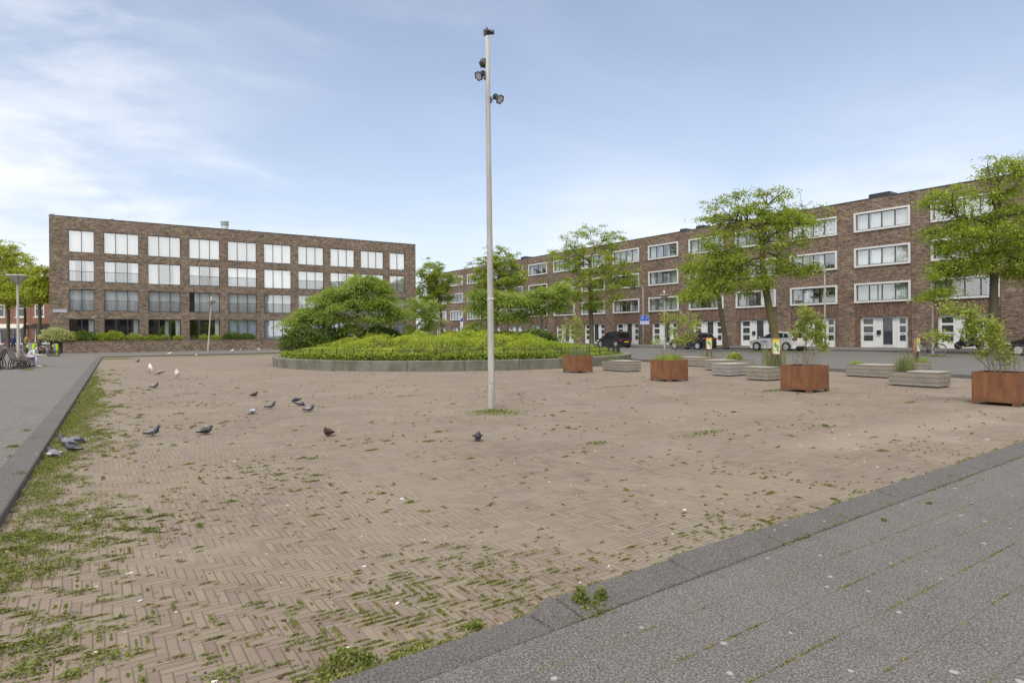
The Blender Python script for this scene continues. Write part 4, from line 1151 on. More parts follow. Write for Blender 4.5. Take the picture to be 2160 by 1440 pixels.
# leaves lie along the surface of the mounds
e_ = .12
def grad_axis(P):
    gx = (bed_h(P[:, 0] + e_, P[:, 1]) - bed_h(P[:, 0] - e_, P[:, 1])) / (2 * e_)
    gy = (bed_h(P[:, 0], P[:, 1] + e_) - bed_h(P[:, 0], P[:, 1] - e_)) / (2 * e_)
    ax = np.stack([-gx, -gy, -.6 * (gx ** 2 + gy ** 2)], 1)
    return ax / (np.linalg.norm(ax, axis=1)[:, None] + .3)
ns = 260; a_ = rngb.uniform(np.pi * .9, np.pi * 2.1, ns); r_ = Ro * np.sqrt(rngb.uniform(.05, .93, ns)); sx, sy = r_ * np.cos(a_), r_ * np.sin(a_)
sh = bed_h(sx, sy); P3 = []
for q in range(ns):
    hgt = rngb.uniform(.08, .34); tq = rngb.uniform(0, 1, 22); lean_ = rngb.normal(size=2) * .14
    P3.append(np.stack([sx[q] + lean_[0] * tq + rngb.normal(size=22) * .035, sy[q] + lean_[1] * tq + rngb.normal(size=22) * .035, sh[q] - .08 + hgt * tq], 1))
P3 = np.concatenate(P3); g3 = np.repeat(rngb.uniform(0, 1, ns) < .55, 22)
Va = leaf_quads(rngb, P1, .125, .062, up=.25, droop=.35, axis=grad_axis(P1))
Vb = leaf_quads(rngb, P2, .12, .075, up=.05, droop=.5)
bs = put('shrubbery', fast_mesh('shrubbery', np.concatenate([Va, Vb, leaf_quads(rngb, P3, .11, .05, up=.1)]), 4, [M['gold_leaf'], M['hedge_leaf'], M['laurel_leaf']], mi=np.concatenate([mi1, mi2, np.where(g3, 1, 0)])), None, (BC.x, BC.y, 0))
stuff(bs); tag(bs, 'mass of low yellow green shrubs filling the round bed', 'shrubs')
# twiggy dark core below the leaves
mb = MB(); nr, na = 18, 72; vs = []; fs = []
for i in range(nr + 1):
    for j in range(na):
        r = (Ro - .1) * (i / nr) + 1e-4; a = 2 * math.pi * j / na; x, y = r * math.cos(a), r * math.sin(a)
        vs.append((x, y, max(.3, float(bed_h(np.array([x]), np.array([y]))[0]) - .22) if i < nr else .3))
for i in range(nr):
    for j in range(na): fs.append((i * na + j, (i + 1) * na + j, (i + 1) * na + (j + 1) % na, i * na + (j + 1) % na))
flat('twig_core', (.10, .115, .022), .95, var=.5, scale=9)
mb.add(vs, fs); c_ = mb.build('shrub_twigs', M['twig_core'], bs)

# dogwood trees and evergreen shrubs standing in the bed
def bed_tree(name, label, px, Y, stem_px, lobes, seed, leaf='dogwood_leaf', r0=.09, **kw):
    b = Vector((atY(px, 700, Y).x, Y, .45))
    kw2 = dict(limbs=9, nleaf=100, L=.13, Wd=.068, sr=.34, sz=.075, droop=.55, up=.5, nside=6, bark='grey_twig', tipr=.008, airy=False)
    kw2.update(kw)
    return tree(name, label, 'tree', b, px_trunk(stem_px, Y, b), r0, px_lobes(lobes, Y, b, .9), seed, leaf=leaf, **kw2)
BG = 'dogwood trees in the round bed'
bed_tree('dogwood_tree', 'broad dogwood tree with layered boughs in front of the apartment building', 752, 35.5, [(750, 680), (757, 655), (765, 620)],
         [(765, 588, 36, 16, 36), (800, 600, 34, 15, 28), (728, 615, 44, 13, 42), (690, 630, 34, 12, 30), (805, 632, 42, 14, 36), (760, 640, 60, 12, 42), (660, 655, 40, 11, 34), (835, 655, 26, 10, 18), (630, 674, 32, 9, 24), (700, 668, 42, 9, 28), (790, 668, 46, 8, 26), (745, 688, 26, 6, 12)], 31, group=BG, limbs=12, nleaf=120)
bed_tree('dogwood_tree', 'slender dogwood tree with open crown near the corner of the apartment building', 897, 37.5, [(898, 690), (897, 668), (894, 650)],
         [(890, 636, 32, 10, 26), (870, 660, 20, 10, 12), (910, 668, 24, 16, 24), (885, 688, 28, 8, 14), (895, 650, 24, 10, 14)], 32, group=BG, limbs=7, nleaf=70)
bed_tree('dogwood_tree', 'dogwood tree with drooping boughs partly behind the grey mast', 1046, 36.5, [(1047, 690), (1050, 665), (1052, 640)],
         [(1020, 622, 30, 15, 32), (1060, 622, 30, 14, 28), (1000, 645, 18, 10, 12), (1085, 632, 30, 14, 26), (1068, 660, 36, 14, 26), (1030, 655, 28, 10, 14), (1000, 685, 22, 10, 12)], 33, group=BG, limbs=9)
bed_tree('dogwood_tree', 'dogwood tree with a flat layered crown before the terrace', 1150, 37.5, [(1146, 690), (1142, 665), (1135, 640)],
         [(1140, 618, 36, 15, 36), (1170, 610, 26, 12, 20), (1110, 630, 28, 12, 22), (1180, 640, 22, 14, 20), (1100, 665, 24, 10, 12), (1190, 600, 16, 8, 8), (1120, 650, 30, 10, 16)], 34, group=BG, limbs=9)
def shrub(name, label, c, lobes, seed, leaf, n=2600, L=.12, Wd=.065, group=None, up=.3, core=True, cat='shrub'):
    rng = np.random.default_rng(seed); root = thing(name, label, cat, c, 0, group)
    P = []; tw = MB()
    tot = sum(l[1][0] * l[1][2] for l in lobes)
    for q, r in lobes:
        m = int(n * r[0] * r[2] / tot)
        d = rng.normal(size=(m, 3)); d /= np.linalg.norm(d, axis=1)[:, None]; d[:, 2] = np.where(d[:, 2] < -.55, -d[:, 2], d[:, 2])
        bump = 1 + .16 * np.sin(d[:, 0] * 7 + seed) * np.sin(d[:, 1] * 6) + .12 * np.sin(d[:, 2] * 9 + d[:, 0] * 5)
        p = np.array(q) + d * np.array(r) * (bump * (rng.uniform(.45, 1.08, m) ** .45))[:, None]
        P.append(p)
        for k in range(10):
            e = Vector(p[rng.integers(m)]); tw.tube(bez(Vector((0, 0, 0)), Vector((q[0] * .8, q[1] * .8, q[2] * .5)), e * .8 + Vector(q) * .2, e, 3), [.02, .015, .01, .004], 4, caps=False)
    P = np.concatenate(P); P[:, 2] = np.abs(P[:, 2])
    V = leaf_quads(rng, P, L, Wd, up=up, droop=.15)
    tw.build('branches', M['twig'], root); put('foliage', fast_mesh('foliage', V, 4, [M[leaf]]), root)
    return root
def bshrub(label, px, py_top, Y, w, seed, leaf='laurel_leaf', n=3200):
    c = atY(px, 700, Y); h = atY(px, py_top, Y).z - .45
    return shrub('evergreen_shrub', label, (c.x, Y, .45), [((0, 0, h * .55), (w, w * .8, h * .5)), ((-w * .6, .1, h * .38), (w * .6, w * .5, h * .4)), ((w * .6, 0, h * .4), (w * .6, w * .5, h * .42))], seed, leaf, n=n, L=.14, Wd=.075, group='dark evergreen shrubs in the round bed')
bshrub('dark evergreen shrub at the outer end of the bed near the apartment building', 640, 690, 34.0, 1.15, 41, n=5200)
bshrub('dark evergreen shrub below the broad dogwood boughs', 690, 690, 35.5, 1.2, 44, n=4200)
bshrub('dark evergreen shrub under the broad dogwood trunk', 800, 690, 36.5, 1.35, 42, n=5200)
bshrub('dark evergreen shrub under the flat crowned dogwood', 1130, 697, 35.0, 1.1, 43, n=4200)
bshrub('light green shrub with a loose top beside the grey mast in the bed', 985, 702, 33, .8, 45, 'hedge_leaf', 2600)

# shrubs of the raised garden
gd = V2(34.3)
def gshrub(px, py_top, w, label, leaf, seed, off=.95, n=1800, L=.13):
    o = Vector(W0.xy) - n1 * off
    r = ray(px, py_top); k = r[0]; s = (k * o.y - o.x) / (gd.x - k * gd.y); q = o + gd * s
    h = CAM_H + r[1] * q.y - 1.05
    shrub('garden_shrub', label, (q.x, q.y, 1.05), [((0, 0, h * .5), (w, .7, h * .55)), ((w * .5, -.1, h * .35), (w * .6, .55, h * .4)), ((-w * .5, .1, h * .35), (w * .6, .55, h * .4))], seed, leaf, n=n, L=L, Wd=L * .5, group='shrubs in the raised garden')
gshrub(118, 694, 1.45, 'big pale variegated shrub at the end of the garden wall', 'variegated_leaf', 51, off=.75, n=4200, L=.17)
gshrub(150, 706, .8, 'olive shrub beside the big variegated shrub', 'hedge_leaf', 52, n=1600)
gshrub(175, 699, 1.15, 'wide dark shrub below the first ground floor window', 'laurel_leaf', 53, n=3000)
gshrub(212, 703, .7, 'bright green shrub between the first two ground floor windows', 'locust_leaf', 54)
gshrub(240, 699, 1.0, 'fresh green shrub below the second ground floor window', 'locust_leaf', 55, n=2400)
gshrub(283, 704, .75, 'yellowish shrub at the edge of the second ground floor window', 'sapling_leaf', 56)
gshrub(322, 707, .8, 'low green shrub below the third ground floor window', 'locust_leaf', 57)
gshrub(349, 706, .32, 'small upright shrub in front of the third ground floor window', 'sapling_leaf', 58, n=600)
gshrub(375, 708, .35, 'small bright shrub at the pier after the third window', 'hedge_leaf', 59, n=700)
gshrub(430, 706, .36, 'round bright shrub beside the leaning lamp post', 'sapling_leaf', 60, n=800)
gshrub(455, 707, .6, 'low shrub just past the leaning lamp post', 'locust_leaf', 61, n=1000)
gshrub(490, 701, 1.0, 'grey green shrub below the first blue curtained window', 'laurel_leaf', 62, n=2200)
gshrub(520, 703, .9, 'dark spiky shrub at the end of the first blue curtained window', 'laurel_leaf', 63, n=2000)
gshrub(590, 714, .8, 'very low green shrub below the second blue curtained window', 'locust_leaf', 64, n=900)

# ------------------------------------------------------------------ weeds and moss between the pavers
rw = np.random.default_rng(5)
def tuft(P, n, rx, ry, h, ang, blade):
    """n little leaves in an elongated patch"""
    q = rw.normal(size=(n, 2)) * np.array([rx, ry]) * .6
    c, s = math.cos(ang), math.sin(ang)
    x = P[0] + q[:, 0] * c - q[:, 1] * s; y = P[1] + q[:, 0] * s + q[:, 1] * c
    rr = np.clip(1 - (q[:, 0] / (rx * 1.3)) ** 2 - (q[:, 1] / (ry * 1.3)) ** 2, .15, 1)
    z = rw.uniform(.15, 1, n) * h * rr + P[2]
    return np.stack([x, y, z], 1), np.full(n, blade)
cs, sn = math.cos(PLAZA), math.sin(PLAZA)
def to_uv(p): return p[0] * cs + p[1] * sn, -p[0] * sn + p[1] * cs
def to_xy(u, v): return u * cs - v * sn, u * sn + v * cs
def snap(p):
    """move a point to the nearest joint of the herringbone; also gives the joint's direction"""
    w = .0525; u, v = to_uv(p); x, y = u / w, -v / w; i, j = math.floor(x), math.floor(y); k = (i - j) % 8
    if k < 4: y = j + (1 if y - j > .5 else 0); d = PLAZA
    else: x = i + (1 if x - i > .5 else 0); d = PLAZA + math.pi / 2
    return (*to_xy(x * w, -y * w), 0.0), d
TP, TL = [], []; moss = []
kd = Vector((math.cos(rad(A_L)), math.sin(rad(A_L))))
inn = -nl
def patch(p, n, rx, ry, h, ang, blade, is_moss=False):
    a, b = tuft(p, n, rx, ry, h, ang, blade); TP.append(a); TL.append(b); moss.append(np.full(n, 1 if is_moss else 0))
# general scatter seen over the field, thinner towards the distance
cnt = 0
nz = lambda x, y: .5 + .5 * math.sin(x * 1.7 + 2.1 * math.sin(y * .9)) * math.sin(y * 1.3 + 1.7 * math.sin(x * .6))
while cnt < 2900:
    py = 780 + 660 * random.random() ** 1.35; px = random.uniform(-60, 2220)
    p = at(px, py)
    dl_ = (Vector(p.xy) - cB).dot(inn); dn_ = -(Vector(p.xy) - base0).dot(nn_)
    if dl_ < .02 or dn_ < .02: continue
    near = math.exp(-dl_ / 2.2) * .9 + math.exp(-dn_ / .45) * .42 + .20 + .06 * math.exp(-p.y / 3.0)
    if random.random() > near * (.10 + 1.6 * nz(p.x, p.y) ** 3): continue
    q, d = snap(p) if p.y < 14 else ((p.x, p.y, 0), PLAZA)
    if d != PLAZA and random.random() < .55: continue
    s = random.uniform(.35, 1.0) ** 1.5
    big = random.random() < .12 + .25 * math.exp(-dl_ / 1.5)
    rx = (.085 if big else .040) * s; ry = (.017 if big else .009) * s
    patch(q, int((70 if big else 26) * (.5 + s)), rx, ry, (.026 if big else .014) * s, d, .0145 if p.y < 5 else .02 if p.y < 9 else .03, random.random() < .45)
    cnt += 1
# thick band of grass along the foot of the left kerb
for _ in range(1900):
    s = random.uniform(-9, (kl1.xy - cB).length + 4.5); s = s
    tt = (kl1.xy - cB).length - 1 - random.gauss(0, 1) * 8
    if tt < .3 or tt > (kl1.xy - cB).length + 6.5: continue
    off = abs(random.gauss(0, .33)) * (1 + .5 * math.sin(tt * 1.3))
    p = cB - kd * tt + inn * (off + .03)
    if random.random() > .30 + .7 * nz(p.x * 2 + random.gauss(0, .3), p.y * 2 + random.gauss(0, .3)) ** 1.2: continue
    patch((p.x, p.y, 0), 60, .10, .06, .055 * math.exp(-off * 1.2) + .012, rad(A_L) if random.random() < .5 else PLAZA, .021 if p.y < 14 else .032, random.random() < .25)
# along the near kerb and in its joints
for _ in range(420):
    s = random.uniform(-4, 14); q = P(s, -abs(random.gauss(0, .06)) - .015 + (off0 if s < s_k else 0))
    if random.random() > .25 + .75 * nz(q.x * 3, q.y * 3): continue
    patch((q.x, q.y, 0), random.randint(14, 46), .07, .025, random.uniform(.012, .034), rad(A_N), .024, random.random() < .4)
for px, py, n, rx, h in ((724, 1402, 420, .105, .075), (772, 1395, 120, .04, .05), (690, 1425, 80, .05, .03), (1225, 1277, 330, .055, .12), (1268, 1270, 220, .045, .10), (1245, 1282, 260, .10, .04), (1003, 1325, 90, .04, .045),
                         (60, 1410, 120, .10, .03), (150, 1425, 90, .06, .03), (120, 1340, 140, .14, .03), (230, 1390, 110, .12, .025), (40, 1370, 120, .10, .03), (480, 1425, 90, .1, .02),
                         (2002, 1008, 40, .03, .05), (1770, 1090, 40, .04, .03), (1865, 1098, 30, .03, .03), (1960, 1062, 30, .03, .02), (30, 942, 40, .08, .03), (55, 908, 30, .05, .03), (20, 965, 20, .03, .05), (42, 1000, 40, .06, .04), (1037, 868, 420, .42, .03), (1065, 872, 200, .45, .02)):
    zz = ZN if px in (1225, 1268, 1245, 2002, 1770, 1865, 1960) else (ZL if px < 60 and py < 1001 else 0)
    p = at(px, py, zz); patch((p.x, p.y, zz), n, rx, rx * .8, h, PLAZA, .026 if p.y < 8 else .05)
# moss in the joint between kerb and slabs
for _ in range(330):
    s = random.uniform(-3, 14); q = P(s, KN + random.gauss(0, .008))
    if nz(q.x * 2.2, q.y * 2.2 + 1) < .5: continue
    patch((q.x, q.y, ZN + .004), random.randint(6, 18), .05, .010, random.choice((.006, .008, .02)), rad(A_N), .016, random.random() < .7)
# moss along the slab joints
for _ in range(750):
    py = 960 + 480 * random.random() ** 1.1; px = random.uniform(760, 2200); p = at(px, py, ZN); o = (Vector(p.xy) - base0).dot(nn_)
    if o < KN + .05: continue
    u, v = to_uv(p); v = (round((v + .11) / .305)) * .305 - .11; x, y = to_xy(u, v)
    if nz(x * 1.3, y * 1.3 + 4) < .55: continue
    patch((x, y, ZN), random.randint(5, 14), .035, .006, .006, PLAZA, .014, True)
# grass at the tree pits, below the back kerb and by the terrace
for px, py, n, rx, ry, z in ((1620, 743, 900, 1.7, .5, ZS), (1690, 744, 300, .8, .4, ZS), (2080, 748, 900, 1.3, .5, ZS), (1975, 752, 260, .6, .25, ZS), (1525, 730, 500, .7, .4, ZP), (1545, 727, 260, .3, .3, ZP), (500, 749, 900, 5, .3, 0), (420, 751, 300, 3, .25, 0), (560, 748, 500, 3, .3, 0), (250, 757, 500, 1.2, 1.0, 0), (850, 836, 60, .4, .15, 0), (1310, 815, 120, .9, .15, 0), (1630, 824, 160, .5, .12, 0), (1490, 913, 120, .6, .15, 0), (1260, 935, 60, .2, .1, 0), (60, 781, 200, .7, .2, ZL), (85, 772, 100, .5, .2, ZL), (1920, 849, 60, .25, .08, 0)):
    p = at(px, py, z); patch((p.x, p.y, z), n, rx, ry, .10 if z else .03, PLAZA if z == 0 else rad(TA), .09 if p.y > 30 else .05)
TPc, TLc, mc = np.concatenate(TP), np.concatenate(TL), np.concatenate(moss)
V = leaf_quads(rw, TPc, 1.0, .5, up=.25, droop=-.45) 
c_ = V.mean(1, keepdims=True); V = TPc[:, None] + (V - c_) * TLc[:, None, None]
V[:, :, 2] = np.maximum(V[:, :, 2], TPc[:, None, 2] * 0 + np.minimum(TPc[:, None, 2], .002))
wd = put('weeds', fast_mesh('weeds', V, 4, [M['weed_leaf'], M['moss_leaf']], mi=mc)); stuff(wd); tag(wd, 'tufts of grass and moss growing in the paving joints', 'weeds')
# crumbs, butts and scraps
mb = MB(); random.seed(8)
for _ in range(150):
    py = 800 + 640 * random.random() ** 1.3; p = at(random.uniform(0, 2160), py)
    if -(Vector(p.xy) - base0).dot(nn_) < .05 or (Vector(p.xy) - cB).dot(inn) < .1: continue
    l = random.choice((.010, .015, .026)); a = random.uniform(0, 6.28)
    mb.box((p.x, p.y, .006), (l, l * random.uniform(.25, .7), .006), random.choice((0, 0, 1)), Matrix.Rotation(a, 3, 'Z') @ Matrix.Rotation(random.uniform(-.3, .3), 3, 'X'))
li = mb.build('litter', [M['paper'], M['soil']]); stuff(li); tag(li, 'crumbs, butts and scraps of paper scattered over the bricks', 'litter')

# ------------------------------------------------------------------ the floodlight mast
mp = at(1037, 862)
mast = thing('floodlight_mast', 'tall weathered grey mast with four floodlights in the middle of the brick square', 'light mast', mp)
MH = 7.93; lean = Vector((-.035, 0, 0))
mb = MB()
zs = [0, .02, .9, 1.0, 2.4, 3.9, 5.4, 6.6, MH]
rs = [.074, .074, .072, .069, .065, .060, .054, .050, .044]
mb.tube([lean * (z / MH) + Vector((0, 0, z)) for z in zs], rs, 18)
mb.build('pole', M['mast_paint'], mast, smooth=True)
mb = MB(); mb.lathe([(.078, 2.32), (.078, 2.36)], 18, 0); mb.build('collar', M['zinc'], mast)
mb = MB(); mb.b(-.045, .045, -.078, -.06, .55, .95); mb.build('hatch', M['mast_paint'], mast)
def flood(px, py, aim, side, dist=.0, s=1.0):
    """floodlight: finned can, flared rim, glass and a yoke bolted to the pole"""
    c = atY(px, py, mp.y + dist) - mp
    z = c.z; pole = lean * (z / MH) + Vector((0, 0, z))
    aim = Vector(aim).normalized(); R = aim.to_track_quat('Z', 'Y').to_matrix()
    mb = MB()
    mb.lathe([(.045 * s, -.19 * s), (.062 * s, -.185 * s), (.066 * s, -.06 * s), (.095 * s, .0), (.112 * s, .02 * s), (.112 * s, .045 * s), (.098 * s, .045 * s), (.088 * s, .035 * s)], 18, 0, c, R)
    for i in range(4): mb.lathe([(.072 * s, -.17 * s + i * .03 * s), (.072 * s, -.16 * s + i * .03 * s)], 14, 0, c, R)
    for i in range(6):
        a = i * math.pi / 3; mb.box(c + R @ Vector((.112 * s * math.cos(a), .112 * s * math.sin(a), .03 * s)), (.022, .022, .03), 0, R)
    o = mb.build('floodlight', M['lamp_body'], mast)
    g = MB(); g.lathe([(.0001, .028 * s), (.09 * s, .036 * s)], 18, 0, c, R); g.build('lens', M['head_lamp'], o)
    y = MB(); X = R @ Vector((1, 0, 0)); att = pole + Vector((.055 * side, 0, -.02))
    for q in (-1, 1):
        e = c + X * q * .085 * s - aim * .06 * s
        y.tube([att, att + (e - att) * .3 + Vector((0, -.01, -.02 + .03 * q)), e + (e - c) * .25 - aim * .02, e], .010, 5)
    y.box(att, (.05, .06, .12)); y.build('bracket', M['lamp_body'], o)
flood(1011, 160, (-.62, -.55, -.62), -1, 0, .86)
flood(1053, 209, (.66, -.50, -.62), 1, 0, .86)
flood(1021, 134, (-.25, .75, .45), -1, .13, .86)
flood(1029, 68, (-.95, .15, .12), -1, .02, .72)

# ------------------------------------------------------------------ funnel lamps
def funnel_lamp(px, py, z, label, top_px, lean_px=0):
    b = at(px, py, z); hT = atY(px, top_px, b.y).z - z
    r = thing('street_lamp', label, 'street lamp', b, 0, 'grey funnel street lamps')
    L_ = Vector((lean_px * b.y / F_PX, 0, 0))
    mb = MB(); mb.tube([L_ * (q / hT) + Vector((0, 0, q)) for q in (0, .9, .92, hT - .42)], [.078, .078, .062, .046], 12); mb.build('pole', M['lamp_paint'], r, smooth=False)
    h = MB(); h.lathe([(.05, hT - .5), (.085, hT - .44), (.40, hT - .06), (.46, hT - .03), (.46, hT), (.30, hT + .035), (.0001, hT + .05)], 20, 0, L_); h.build('lamp_head', M['lamp_paint'], r, smooth=False)
    g = MB(); 
    for i in range(8):
        a = i * math.pi / 4; g.tube([L_ + Vector((.09 * math.cos(a), .09 * math.sin(a), hT - .435)), L_ + Vector((.41 * math.cos(a), .41 * math.sin(a), hT - .06))], .008, 4)
    g.build('ribs', M['lamp_body'], r)
    return b + L_ + Vector((0, 0, hT + .05))
funnel_lamp(38.5, 775, ZL, 'grey funnel lamp rising behind the curved timber benches', 581)
lampB = funnel_lamp(438.5, 740, ZL, 'leaning grey funnel lamp in front of the apartment building with a gull on top', 634, 8)
lampC = funnel_lamp(1402, 736, ZS, 'grey funnel lamp beside the blue parking sign with a gull on top', 622)
lampD = funnel_lamp(1968, 749, ZS, 'grey funnel lamp with a bicycle leaning on it and a gull on top', 581)

def arm_lamp(px, py, z, top_px, label, thin=.05, arm=-1.2):
    b = at(px, py, z); h = atY(px, top_px, b.y).z - z
    r = thing('lamp_post', label, 'lamp post', b, 0, 'slim lamp posts with curved arms')
    pts = [Vector((0, 0, 0)), Vector((0, 0, h * .45)), Vector((0, 0, h - .5))] + [Vector((arm * (1 - math.cos(a)) * .5, 0, h - .5 + .5 * math.sin(a))) for a in (.4, .8, 1.2, 1.5)] + [Vector((arm, 0, h + .12))]
    mb = MB(); mb.tube(pts, [thin * 1.5, thin * 1.4, thin * 1.2] + [thin] * 5, 8); mb.build('pole', M['lamp_paint'], r, smooth=True)
    mb = MB(); mb.tube([Vector((arm + .05, 0, h + .12)), Vector((arm - .2, 0, h + .16)), Vector((arm - .6, 0, h + .14))], [.06, .11, .05], 8, flat=.5); mb.build('lamp_head', M['lamp_paint'], r, smooth=True)
    return b
pA = arm_lamp(1357, 727, ZP, 600, 'slim pale lamp post with curved arm carrying the blue parking sign')
pB = arm_lamp(1740.5, 734, ZP, 552, 'slim pale lamp post at the terrace by the white car')
pC = arm_lamp(1128.5, 722, ZP, 610, 'slim pale lamp post in front of the terrace behind the dogwoods')

# signs
def pole_sign(name, label, c, rz=0.0): return thing(name, label, "sign", c, rz)
c = atY(1359, 677, pA.y) ; c.y -= .12
s = pole_sign('parking_sign', 'blue and white parking zone sign on the slim lamp post', c)
k = pA.y / F_PX; w = 18.5 * k
mb = MB(); mb.b(-w / 2 - .02, w / 2 + .04, -.015, .015, -.02, .62); mb.build('blue_panel', M['sign_blue'], s, bevel=.005)
mb = MB(); mb.b(-w / 2 - .02, w / 2 + .04, -.015, .015, -.37, -.024); mb.build('white_panel', M['sign_lilac'], s, bevel=.005)
mb = MB(); ring(mb, -w / 2, w / 2 + .02, 0, .60, -.019, -.0152, .02); mb.build('border', M['sign_white'], s)
text('letter', 'P', .46, s, (-.20, -.017, .29), (rad(90), 0, 0), M['sign_white'])
mb = MB(); mb.tube([(.08, -.02, .26), (.15, -.02, .18), (.34, -.02, .42)], .03, 4); mb.build('tick_mark', M['sign_white'], s)
for i in range(3):
    mb = MB(); mb.b(-.36, .36 - .1 * i, -.019, -.0155, -.12 - .09 * i, -.085 - .09 * i); mb.build('text_line', M['sign_lilac'], s)
c = Vector((atY(974, 700, 86).x, 86, ZS)); kk = 86 / F_PX
s = thing('zone_sign', 'narrow blue and white sign on a pole beyond the shrub bed', 'sign', c)
mb = MB(); mb.tube([(0, .06, 0), (0, .06, 4.2)], .04, 8); mb.build('pole', M['zinc'], s)
zt = atY(974, 667, 86).z - ZS; zm_ = atY(974, 678, 86).z - ZS; zb = atY(974, 692, 86).z - ZS
mb = MB(); mb.b(-.17, .17, -.015, .015, zm_ + .01, zt); mb.build('blue_panel', M['sign_blue'], s)
mb = MB(); mb.b(-.19, .19, -.015, .015, zb, zm_ - .01); mb.build('white_panel', M['sign_white'], s)
mb = MB(); mb.add([(-.17, -.018, zt - .45), (.17, -.018, zt), (-.17, -.018, zt)], [(0, 1, 2)]); mb.build('white_corner', M['sign_white'], s)
for i in range(4):
    mb = MB(); mb.b(-.13, .13, -.019, -.0155, zb + .15 + .17 * i, zb + .2 + .17 * i); mb.build('text_line', M['grey_panel'], s)
c = at(1319, 724, ZP); s = thing('ticket_machine', 'lilac blue parking ticket machine beside the black off-road car', 'ticket machine', c)
mb = MB(); mb.b(-.17, .17, -.15, .15, 0, 1.72); mb.build('cabinet', M['sign_lilac'], s, bevel=.02)
mb = MB(); mb.b(-.16, .16, -.16, -.151, 1.35, 1.65); mb.build('sign_face', M['sign_blue'], s)
text('letter', 'P', .26, s, (0, -.163, 1.5), (rad(90), 0, 0), M['sign_white'])

# ------------------------------------------------------------------ rusty planters
SW = .86
def square_root(name, px, py, label, cat, rot, z=0.0, group=None):
    """origin: the corner nearest the camera; +x runs right-away, +y runs left-away"""
    return thing(name, label, cat, at(px, py, z), rot, group)
def rusty(px, py, label, sx=SW, sy=SW):
    r = square_root('steel_planter', px, py, label, 'planter', PLAZA - rad(2), group='rusty steel planters')
    t_, h = .012, .70
    mb = MB()
    mb.b(0, sx, 0, t_, .065, h); mb.b(0, sx, sy - t_, sy, .065, h); mb.b(0, t_, t_, sy - t_, .065, h); mb.b(sx - t_, sx, t_, sy - t_, .065, h)
    mb.b(t_, sx - t_, t_, sy - t_, .08, .1)
    for (a, b) in ((0, 0), (1, 0), (0, 1), (1, 1)):       # bent-in rim
        pass
    mb.b(t_, sx - t_, t_, .05, h - .012, h - .002); mb.b(t_, sx - t_, sy - .05, sy - t_, h - .012, h - .002); mb.b(t_, .05, .05, sy - .05, h - .012, h - .002); mb.b(sx - .05, sx - t_, .05, sy - .05, h - .012, h - .002)
    mb.build('box', M['rusted_steel'], r, bevel=.004)
    for a in (0, 1):
        for b in (0, 1):
            f = MB(); x0 = 0 if a == 0 else sx - .13; y0 = 0 if b == 0 else sy - .13
            xa, ya = (.0, .0) if a == 0 else (sx, 0), 0
            X0, X1 = (0, .13) if a == 0 else (sx - .13, sx); Y0, Y1 = (0, .13) if b == 0 else (sy - .13, sy)
            yy = (0, .012) if b == 0 else (sy - .012, sy); xx_ = (0, .012) if a == 0 else (sx - .012, sx)
            f.b(X0, X1, yy[0], yy[1], 0, .064); f.b(xx_[0], xx_[1], (.0121 if b == 0 else sy - .13), (.13 if b == 0 else sy - .0121), 0, .064)
            f.build('foot', M['rusted_steel'], r)
    mb = MB(); mb.b(.015, sx - .015, .015, sy - .015, .5, .64); mb.build('planting_soil', M['soil'], r)
    return r
pls = [rusty(1215, 787, 'rusty steel planter in front of the round concrete wall'), rusty(1412.6, 805.5, 'rusty steel planter beside the dark blue car with three leafy stems'),
       rusty(1709, 829, 'rusty steel planter in front of the white car and the information post'), rusty(2151, 859, 'largest rusty steel planter at the picture edge')]

def blades(name, label, root_world, n, h, spread, seed, m='reed_leaf', cat='grass', heads=0, group=None, w=.006, dims=None):
    rng = np.random.default_rng(seed)
    dims = dims or (spread, spread)
    b = rng.uniform(-1, 1, (n, 2)) * np.array(dims); hh = h * rng.uniform(.35, 1.1, n) ; az = rng.uniform(0, 6.28, n); ln = rng.uniform(.1, .45, n) * hh
    d = np.stack([np.cos(az), np.sin(az)], 1)
    Q = []
    sd_ = np.stack([-d[:, 1], d[:, 0]], 1) * w
    p0 = np.concatenate([b, np.zeros((n, 1))], 1); p1 = np.concatenate([b + d * ln[:, None] * .3, (hh * .6)[:, None]], 1); p2 = np.concatenate([b + d * ln[:, None], hh[:, None]], 1)
    s3 = np.concatenate([sd_, np.zeros((n, 1))], 1)
    V1 = np.stack([p0 - s3, p0 + s3, p1 + s3 * .8, p1 - s3 * .8], 1); V2_ = np.stack([p1 - s3 * .8, p1 + s3 * .8, p2 + s3 * .15, p2 - s3 * .15], 1)
    V = np.concatenate([V1, V2_]); mi = np.zeros(len(V), int)
    if heads:
        hp = p2[rng.integers(n, size=heads * 8)] + rng.normal(size=(heads * 8, 3)) * .05
        V = np.concatenate([V, leaf_quads(rng, hp, .035, .02)]); mi = np.concatenate([mi, np.ones(heads * 8, int)])
    o = put(name, fast_mesh(name, V, 4, [M[m], M['seed_head']], mi=mi), None, root_world)
    return tag(o, label, cat, group)
def in_planter(r, x, y, z): return r.matrix_basis @ Vector((x, y, z))
PG = 'grasses growing in the planters'
def pgrass(r, label, h, n, seed, heads=0, x=SW / 2, y=SW / 2, z=.64, dims=(.36, .36), m='hedge_leaf', w=.007):
    o = blades('grass_clump', label, in_planter(r, x, y, z), n, h, .3, seed, m, heads=heads, group=PG, dims=dims, w=w); o.rotation_euler.z = r.rotation_euler.z
    if m == 'seed_head': stuff(o)
pgrass(pls[0], 'fine grass filling the planter before the round wall', .42, 420, 1, m='reed_leaf')
pgrass(pls[1], 'short grass in the planter with three leafy stems', .26, 420, 2, 20)
pgrass(pls[2], 'dry flower stalks in the planter in front of the white car', .5, 46, 3, 40, m='seed_head', w=.0035)
